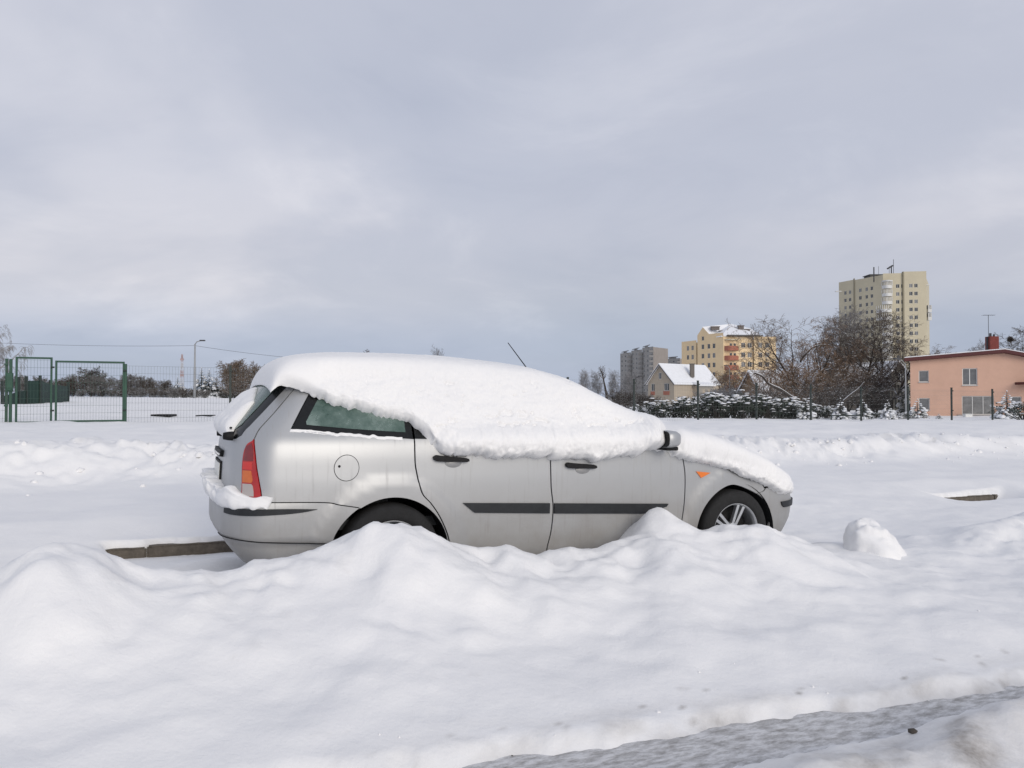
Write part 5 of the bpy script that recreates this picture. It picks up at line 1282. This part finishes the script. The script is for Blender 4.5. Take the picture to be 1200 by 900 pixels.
def tree_meshes(key, seed, snow_amt=.35, **kw):
    rnd = random.Random(seed); sk = skeleton(rnd, **kw); trunk, tw, sn = MB(), MB(), MB()
    for pts, rad, lev in sk:
        if lev == 0: trunk.tube(pts, rad, 7, False)
        elif lev == 1: trunk.tube(pts, rad, 5, False)
        else: tw.tube(pts, rad, 3, False)
        if lev in (0, 1, 2):
            for i in range(len(pts)-1):
                d = pts[i+1]-pts[i]
                if abs(d.z)/d.length < .72 and rnd.random() < snow_amt*(1.6 if lev == 1 else 1):
                    r = (rad[i]+rad[i+1])*.5; o = Vector((0,0,r*.75)); sn.tube([pts[i]+o, pts[i].lerp(pts[i+1],.5)+o*1.25, pts[i+1]+o], [r*.5, r*.85+.006, r*.4], 4, True)
    H = max(p.z for pts, _, _ in sk for p in pts)
    return trunk.mesh(key+'_trunk'), tw.mesh(key+'_crown'), sn.mesh(key+'_snow'), H
TREES = {}
def kind(key, seed, bark, twig, **kw):
    t, c, s, H = tree_meshes(key, seed, **kw); t.materials.append(bark); c.materials.append(twig); s.materials.append(SNOW_FAR)
    t.shade_smooth(); TREES[key] = (t, c, s, H)
kind('broad', 11, BARK, TW_D, height=10, levels=5, kids=(13,8,6,4), lens=(.62,.55,.55,.55), angs=(52,46,42,40), droop=(0,.22,.05,-.05))
kind('broad2', 29, BARK, TW_B, height=10, levels=5, kids=(12,8,6,4), lens=(.66,.5,.55,.6), angs=(44,48,44,40), droop=(0,.25,.05,-.1), r0=.17, bend=.17)
kind('tall', 17, BARKG, TW_G, height=12, levels=5, kids=(18,9,6,4), lens=(.42,.5,.55,.6), angs=(48,44,40,40), droop=(0,.3,.05,-.12), snow_amt=.25)
kind('frost', 41, BARKG, TW_F, height=12, levels=5, kids=(18,9,7,4), lens=(.45,.52,.55,.6), angs=(48,46,42,42), droop=(0,.2,-.05,-.3), snow_amt=.3)
kind('willow', 57, BARK, TW_O, height=9, levels=5, kids=(12,9,7,3), lens=(.62,.5,.62,.7), angs=(48,44,38,30), droop=(0,.25,-.25,-.7), r0=.2, bend=.15, snow_amt=.4)
kind('weep', 63, BIRCH, TW_F, height=12, levels=5, kids=(15,8,6,3), lens=(.42,.5,.6,.8), angs=(50,46,38,28), droop=(0,.1,-.5,-1.1), snow_amt=.3)
kind('thicket', 71, BARK, TW_B, height=5, levels=4, kids=(9,7,5), lens=(.5,.5,.55), angs=(38,40,40), droop=(0,.15,.1,0), multi=8, r0=.16, start=.12, snow_amt=.5)
kind('thicket2', 73, BARK, TW_D, height=4, levels=4, kids=(10,8,6), lens=(.55,.5,.55), angs=(42,40,40), droop=(0,.1,.05,0), multi=10, r0=.14, start=.08, snow_amt=.7)
kind('farA', 83, BARK, TW_D, height=8, levels=5, kids=(13,8,6,3), lens=(.55,.55,.6,.6), angs=(50,46,44,42), droop=(0,.2,.05,-.05), rmin=.032, snow_amt=.3)
kind('farB', 87, BARK, TW_G, height=8, levels=5, kids=(14,8,6,3), lens=(.62,.5,.6,.6), angs=(46,48,44,40), droop=(0,.2,0,-.1), rmin=.030, multi=2, snow_amt=.3)
kind('pollard', 79, BARK, TW_D, height=8, levels=4, kids=(7,9,5), lens=(.28,.45,.5), angs=(40,50,40), droop=(0,.3,.1,0), r0=.3, start=.75, bend=.05)
_mats2 = {}
def place_tree(key, px, ytop, Y, label, rz=None, wide=1.0, twig=None, group='bare trees', cat='tree', name='bare_tree', zb=None):
    t, c, s, H = TREES[key]; b = gp(px, Y); z0 = gz(b.x, b.y)-.1 if zb is None else zb; h = at(px, ytop, Y).z-z0; k = h/H
    o = empty(name, (b.x, b.y, z0), random.uniform(0,6.28) if rz is None else rz); tag(o, label, cat, group)
    for nm, me in (('trunk', t), ('crown', c), ('snow', s)):
        if not me.polygons: continue
        if nm == 'crown' and twig is not None:
            kk = (key, twig.name)
            if kk not in _mats2: _mats2[kk] = me.copy(); _mats2[kk].materials.clear(); _mats2[kk].materials.append(twig)
            me = _mats2[kk]
        p = obj(nm, me, None, o); p.scale = (k*wide, k*wide, k)
        if nm == 'snow': p['kind'] = 'stuff'
    return o
RG = 'bare trees behind the right fence'
place_tree('willow', 922, 368, 86, 'rusty willow with drooping twigs right of the yellow flats', group=RG, wide=1.15, name='willow_tree')
place_tree('frost', 962, 355, 104, 'tall frosted pale tree behind the rusty willow', group=RG)
place_tree('broad2', 944, 364, 92, 'brown-twigged spreading tree between willow and frosted tree', group=RG, wide=1.2)
place_tree('tall', 984, 357, 100, 'slender grey bare tree left of the tower block', group=RG, wide=1.2)
place_tree('broad', 1003, 362, 88, 'dark bare tree in front of the tower left edge', group=RG, wide=1.15)
place_tree('broad', 1026, 366, 90, 'dark bare tree with upright limbs before the tower balconies', group=RG, rz=2.1, wide=1.0)
place_tree('broad2', 1043, 393, 84, 'low brown bare tree next to the salmon house', group=RG, rz=4.0, wide=1.25)
place_tree('thicket', 915, 418, 80, 'rusty brown thicket at the foot of the willow', group=RG, twig=TW_O, wide=1.3, cat='bush', name='thicket')
place_tree('thicket', 948, 428, 80, 'brown thicket below the frosted tree', group=RG, wide=1.3, cat='bush', name='thicket', rz=1.0)
place_tree('thicket', 985, 425, 82, 'tangled brown thicket under the slender grey tree', group=RG, wide=1.4, cat='bush', name='thicket', rz=2.0)
place_tree('thicket', 1020, 430, 80, 'tangled dark thicket before the dark house', group=RG, wide=1.4, cat='bush', name='thicket', rz=3.0, twig=TW_D)
place_tree('thicket', 968, 440, 70, 'low dark thicket behind the small snowy firs', group=RG, wide=1.5, cat='bush', name='thicket', rz=4.0, twig=TW_D)
place_tree('thicket2', 900, 452, 66, 'snowy dark bush at the left foot of the willow', group=RG, wide=1.4, cat='bush', name='thicket')
place_tree('thicket', 858, 427, 170, 'reddish bush tree in front of the red balconies', group=RG, twig=TW_O, wide=1.5, cat='bush', name='thicket', rz=5.0)
place_tree('willow', 880, 424, 120, 'thin yellowish bare tree before the right half of the yellow flats', group=RG, rz=1.0, twig=TW_B)
place_tree('thicket2', 846, 452, 110, 'frosty grey bush right of the cream house', group=RG, twig=TW_F, wide=1.6, cat='bush', name='thicket', rz=2.0)
place_tree('thicket2', 866, 456, 100, 'frosty grey bush left of the brown shed', group=RG, twig=TW_F, wide=1.5, cat='bush', name='thicket', rz=3.0)
place_tree('tall', 1204, 374, 96, 'dark bare tree cut by the right picture edge', group=RG, twig=TW_D, wide=1.7)
place_tree('tall', 1147, 397, 140, 'pale bare tree top showing over the salmon house roof', group=RG, twig=TW_G, wide=.9)
place_tree('tall', 1136, 405, 150, 'lower pale tree top over the salmon house roof', group=RG, twig=TW_F, wide=.9, rz=1.0)
# dark ball of mistletoe in the right-hand tree
p = at(1184, 398, 95); mb = MB(); rm = random.Random(3)
for _ in range(420):
    d = Vector((rm.gauss(0,1), rm.gauss(0,1), rm.gauss(0,1))).normalized(); q = d*rm.uniform(.1,.42); mb.tube([q*.2, q+Vector((rm.gauss(0,.06),rm.gauss(0,.06),rm.gauss(0,.06)))], .02, 3, False)
o = mb.build('mistletoe_ball', TW_D); o.location = p; tag(o, 'dark round mistletoe ball in the tree at the right edge', 'mistletoe')
# leaning limbs capped with snow
def limb(pts, r0, r1, label):
    P = [at(*q) for q in pts]; P = [Vector(v) for v in spl([tuple(q) for q in P], 5)]; n = len(P); o = empty('leaning_limb', P[-1]); tag(o, label, 'branch', 'snow-capped leaning limbs')
    R = [r0+(r1-r0)*i/(n-1) for i in range(n)]; Q = [q-P[-1] for q in P]
    mb = MB(); mb.tube(Q, R, 8); mb.build('wood', BARK, o, True)
    mb = MB(); mb.tube([q+Vector((0,0,r*.7)) for q, r in zip(Q, R)], [r*.5+.004 for r in R], 6); mb.build('snow', SNOW_FAR, o, True)
limb([(884,437,62),(893,441,62),(901,450,62),(915,457,62),(928,466,62),(937,470,62)], .06, .16, 'thick snow-capped limb leaning down across the willow')
limb([(1013,448,64),(1006,456,64),(997,463,64),(988,471,64)], .05, .12, 'snow-capped limb leaning below the dark house')
limb([(972,404,86),(955,406,86),(944,415,86),(938,424,86)], .05, .12, 'snow-lined arching branch in front of the frosted tree')
# far line behind the car and left
FG = 'far trees on the skyline'
place_tree('frost', 519, 402, 230, 'single small pale tree top standing over the car roof snow', group=FG, wide=.5, twig=TW_G)
place_tree('farA', 421, 409, 210, 'tiny tree top barely showing over the car roof, nearest the rear', group=FG, wide=.9)
for i, px in enumerate((684, 690, 697, 704, 718, 724, 733, 742, 748)):
    place_tree(('tall','frost')[i % 2], px, 430+(i*7 % 5)*1.6, 300, ORD[i]+' small pale tree from the left in the row by the grey flats', group='row of pale trees left of the grey flats', wide=.8, twig=TW_F)
place_tree('pollard', 713, 428, 160, 'dark pollarded tree with knobbly head left of the grey flats', group=FG)
for i, px in enumerate((722, 736, 750, 758)):
    place_tree('thicket2', px, 455+i*2, 140, ORD[i]+' dark bush from the left, left of the cream house', group='bushes before the grey flats', cat='bush', name='thicket', wide=1.4)
LG = 'bare trees in the far left tree line'
place_tree('weep', -6, 340, 72, 'tall frosted birch cut by the left picture edge', group=LG, wide=.95, name='birch_tree')
place_tree('weep', -22, 380, 66, 'lower frosted birch at the very left edge', group=LG, wide=.9, name='birch_tree', rz=2.0)
LT = [(66,444),(76,440),(86,442),(97,437),(108,428),(120,436),(131,440),(142,437),(153,443),(165,438),(176,441),(188,444),(198,446)]
for i, (px, yt) in enumerate(LT):
    place_tree(('farA','farB','farA','farB')[i % 4], px, yt, 118+(i*37 % 23), ORD[i]+' bare tree from the left in the line behind the wide gate' if i != 4 else 'tallest bare tree of the tree line behind the wide gate', group=LG, wide=1.3, twig=(TW_D, TW_G, TW_D, TW_G)[i % 4])
for i, px in enumerate(range(60, 300, 12)):
    place_tree('thicket2', px, 453+(i*5 % 4), 112+(i*29 % 15), 'low dark bush at the foot of the far left tree line', group='bushes under the far left tree line', cat='bush', name='thicket', wide=1.5, twig=TW_D if i % 3 else TW_G)
for i, px in enumerate((8, 18, 30, 42, 54)):
    place_tree('farB', px, 437+(i*7 % 6), 125, ORD[i]+' pale tree from the left in the grove behind the narrow gate', group='grove behind the narrow gate', twig=TW_G, wide=.9)
place_tree('farB', 284, 419, 112, 'large dense brown tree left of the car roof', group=LG, wide=1.35, twig=TW_B)
place_tree('farA', 297, 423, 108, 'dense brown tree touching the car roof snow', group=LG, wide=1.3, twig=TW_B)
place_tree('thicket', 275, 434, 106, 'brown thicket below the large dense tree left of the car', group=LG, wide=1.6, cat='bush', name='thicket')
# ---- conifers --------------------------------------------------------------
def fir_meshes(key, seed, H=2.0, W=.8, tiers=12, snow=.55, droop=.35):
    rnd = random.Random(seed); tr, nd, sn = MB(), MB(), MB()
    tr.tube([(0,0,-.2),(0,0,H*.5),(0,0,H)], [.05*H/2,.03*H/2,.006], 6)
    for k in range(tiers):
        f = k/(tiers-1); z = H*(.06+.90*f); L_ = W*(1-f)**.85*rnd.uniform(.9,1.1)+.05; nb = max(4, int(10*(1-f)+4)); a0 = rnd.uniform(0,6.28)
        for j in range(nb):
            a = a0+6.283*j/nb+rnd.uniform(-.2,.2); l = L_*rnd.uniform(.75,1.15); d = Vector((math.cos(a), math.sin(a), 0)); s = Vector((-d.y, d.x, 0))
            n = 6; pr = None
            for i in range(n+1):
                u = i/n; p = Vector((0,0,z))+d*l*u+Vector((0,0,-droop*l*u*u+.10*l*u))
                wv = l*.30*(1-u*.75)*(.35+min(1,u*3)*.65)
                if i:
                    for sg in (-1, 1):
                        for q in range(2):
                            t_ = p+s*sg*wv*rnd.uniform(.8,1.2)+d*wv*.5+Vector((0,0,rnd.uniform(-.25,.05)*wv)); b0 = pr.lerp(p, q*.5); b1 = pr.lerp(p, q*.5+.4)
                            nd.add([b0, b1, t_, t_-d*wv*.25], [(0,1,2,3)])
                    nd.add([pr+Vector((0,0,.01)), p+s*.02, p+Vector((0,0,-.05*l)), pr-s*.02], [(0,1,2,3)])
                pr = p
            if rnd.random() < snow:
                u0 = rnd.uniform(.25,.5); pts = []
                for u in (u0, u0+.2, min(1, u0+.42), min(1.02, u0+.55)):
                    pts.append(Vector((0,0,z))+d*l*u+Vector((0,0,-droop*l*u*u+.10*l*u+.03*H/2)))
                r = l*.17*rnd.uniform(.7,1.2)+.012; sn.tube(pts, [r*.5, r, r*.9, r*.3], 5)
    for b in (nd,): pass
    sn.tube([(0,0,H*.97),(0,0,H*1.02)], [.04,.01], 5)
    m1, m2, m3 = tr.mesh(key+'_trunk'), nd.mesh(key+'_boughs'), sn.mesh(key+'_snow')
    m1.materials.append(BARK); m2.materials.append(NEEDLE); m3.materials.append(SNOW_FAR); m3.shade_smooth()
    return m1, m2, m3, H*1.02
FIRS = [fir_meshes('firA', 5), fir_meshes('firB', 8, W=.95, tiers=10), fir_meshes('firC', 12, H=2.4, W=.75, tiers=14, snow=.65), fir_meshes('firD', 15, H=3.2, W=1.05, tiers=18, snow=.22)]
def fir(i, px, ytop, Y, label, group, wide=1.0, name='snowy_fir', ybase=None):
    a, b, c, H = FIRS[i]; g_ = gp(px, Y); z0 = gz(g_.x, g_.y)-.03
    if ybase: z0 = at(px, ybase, Y).z
    h = at(px, ytop, Y).z-z0; k = h/H; o = empty(name, (g_.x, g_.y, z0), random.uniform(0,6.28)); tag(o, label, 'fir', group)
    for nm, me in (('trunk', a), ('boughs', b), ('snow', c)):
        p = obj(nm, me, None, o); p.scale = (k*wide, k*wide, k)
        if nm == 'snow': p['kind'] = 'stuff'
NG = 'small snow-laden firs behind the fence'
fir(0, 985, 466, 37, 'small snow-laden fir left of the leaning limb', NG, 1.25); fir(1, 1011, 468, 38, 'small snow-laden fir right of the leaning limb', NG, 1.25)
fir(0, 1040, 468.5, 39, 'small snow-laden fir standing before the open snow patch', NG, 1.2); fir(1, 1075, 467, 42, 'bushy snow-laden fir at the salmon house left corner', NG, 1.35)
fir(2, 1180, 457, 44, 'taller snow-laden fir by the wide window of the salmon house', NG, 1.45); fir(1, 1052, 480, 40, 'low snowy fir left of the salmon house lamp post', NG, 1.3)
fir(1, 944, 468, 37, 'snow-laden fir at the right end of the hedge', NG, 1.3); fir(0, 1100, 484, 44, 'tiny snow-covered fir under the salmon house wall', NG, 1.6)
fir(3, 1063.5, 432, 88, 'dark narrow conifer at the salmon house left corner', 'dark conifers', .8, 'dark_conifer')
SG = 'dark firs in the far left tree line'
for px, yt, w in ((208,441,1.2),(214,447,1.1),(236,430,1.2),(245,432,1.25),(253,441,1.3),(261,446,1.2),(224,452,1.0)):
    fir(3, px, yt, 125, {208:'dark fir just left of the pale lamp post, under the mast',214:'lower dark fir between the mast and the pale lamp post',224:'very low dark fir touching the foot of the pale lamp post',236:'first and tallest dark fir right of the pale lamp post',245:'second dark fir right of the pale lamp post',253:'third dark fir right of the pale lamp post',261:'fourth and lowest dark fir right of the pale lamp post'}[px], SG+(' left of the lamp post' if px < 228 else ' right of the lamp post'), w, 'dark_fir')
# ---- snowy evergreen hedge ---------------------------------------------------
def shrub_meshes(key, seed, n=900, ns=46):
    rnd = random.Random(seed); lf, sn, st = MB(), MB(), MB()
    cl = [(Vector((rnd.gauss(0,.32), rnd.gauss(0,.28), rnd.uniform(.15,.85))), rnd.uniform(.13,.28)) for _ in range(22)]
    for c, r in cl: st.tube([(0,0,-.1),(c.x*.5,c.y*.5,c.z*.45),tuple(c)], [.02,.012,.006], 4, False)
    for _ in range(n):
        c, r = cl[rnd.randrange(len(cl))]; d = Vector((rnd.gauss(0,1), rnd.gauss(0,1), rnd.gauss(0,1))).normalized(); p = c+d*r*rnd.uniform(.5,1.05)
        if p.z < 0: continue
        a = Vector((rnd.gauss(0,1), rnd.gauss(0,1), rnd.gauss(0,.6))).normalized(); b = a.cross(d).normalized(); s = rnd.uniform(.03,.065); lf.add([p-a*s, p+b*s*.45, p+a*s, p-b*s*.45], [(0,1,2,3)])
    for _ in range(ns):
        c, r = cl[rnd.randrange(len(cl))]; p = c+Vector((rnd.gauss(0,.45)*r, rnd.gauss(0,.45)*r, r*rnd.uniform(.5,1.0))); k = len(sn.v); clod(sn, (0,0,0), rnd.uniform(.03,.085), rnd)
        for i in range(k, len(sn.v)): v = sn.v[i]; sn.v[i] = (v[0]*1.35+p.x, v[1]*1.35+p.y, v[2]*.5+p.z)
    m1, m2, m3 = st.mesh(key+'_stems'), lf.mesh(key+'_leaves'), sn.mesh(key+'_snow'); m1.materials.append(BARK); m2.materials.append(LEAF); m3.materials.append(SNOW_FAR); m3.shade_smooth(); return m1, m2, m3
SH = [shrub_meshes('shrubA', 3), shrub_meshes('shrubB', 4), shrub_meshes('shrubC', 6)]
def shrub(px, ytop, Y, label, group='snowy hedge shrubs behind the fence', wide=1.0):
    a, b, c = SH[int(px) % 3]; g_ = gp(px, Y); z0 = gz(g_.x, g_.y)-.05; h = at(px, ytop, Y).z-z0; o = empty('snowy_shrub', (g_.x, g_.y, z0), random.uniform(0,6.28)); tag(o, label, 'shrub', group)
    for nm, me in (('stems', a), ('leaves', b), ('snow', c)):
        p = obj(nm, me, None, o); p.scale = (h*wide, h*wide, h)
        if nm == 'snow': p['kind'] = 'stuff'
for i, px in enumerate((752, 764, 776, 787, 798, 809, 820, 830, 840, 850, 860, 870, 880, 891, 902, 913, 924, 934, 957, 968)):
    shrub(px, (477,474,469,471,466,468,463,465,461,463,460,464,466,463,467,465,468,470,474,477)[i], 33+px*.006-(i % 3)*.6, 'snow-covered evergreen shrub in the dark hedge behind the low mesh fence', wide=1.25)
for px, yt, lab in ((1000,484,'low snowy shrub between the two small firs'),(1025,482,'low snowy shrub before the open snow patch'),(1062,483,'low snowy shrub beside the lamp post foot'),(1200,470,'dark shrub at the right edge by the tall fir')):
    shrub(px, yt, 40, lab, wide=1.4)
# rail in the snow below the small firs, little white box before the salmon house
mb = MB(); p0, p1 = at(974, 487, 35), at(1010, 487, 35); mb.tube([p0, p1], .03, 6); mb.tube([p0, p0-Vector((0,0,.5))], .03, 6); o = mb.build('low_rail', DGREEN); tag(o, 'low snow-topped rail in front of the small firs', 'rail')
p = at(1134, 489, 60); mb = MB(); mb.box(-.28,.28,-.2,.2,-.5,.22); mb.box(-.31,.31,-.23,.23,.22,.27); o = mb.build('white_box', FRAME); o.location = p; bevel(o, .02); tag(o, 'small white box below the wide window of the salmon house', 'box')

# the wood beyond the field goes on behind the car as one mass
mb = MB(); rw_ = random.Random(77)
for i in range(46):
    px = 300+i*8.4; b = gp(px, 150+rw_.uniform(-18,30)); z0 = gz(b.x, b.y)-.2
    for pts, rad, lev in skeleton(rw_, rw_.uniform(2.6,4.6), 4, (9,6,4), (.55,.55,.6), (48,46,44), (0,.15,.05,0), multi=2, r0=.12, rmin=.03):
        mb.tube([p+Vector((b.x, b.y, z0)) for p in pts], rad, 3, False)
o = mb.build('far_wood', TW_G); tag(o, 'low far wood of bare trees beyond the field behind the car', 'wood', kind='stuff')
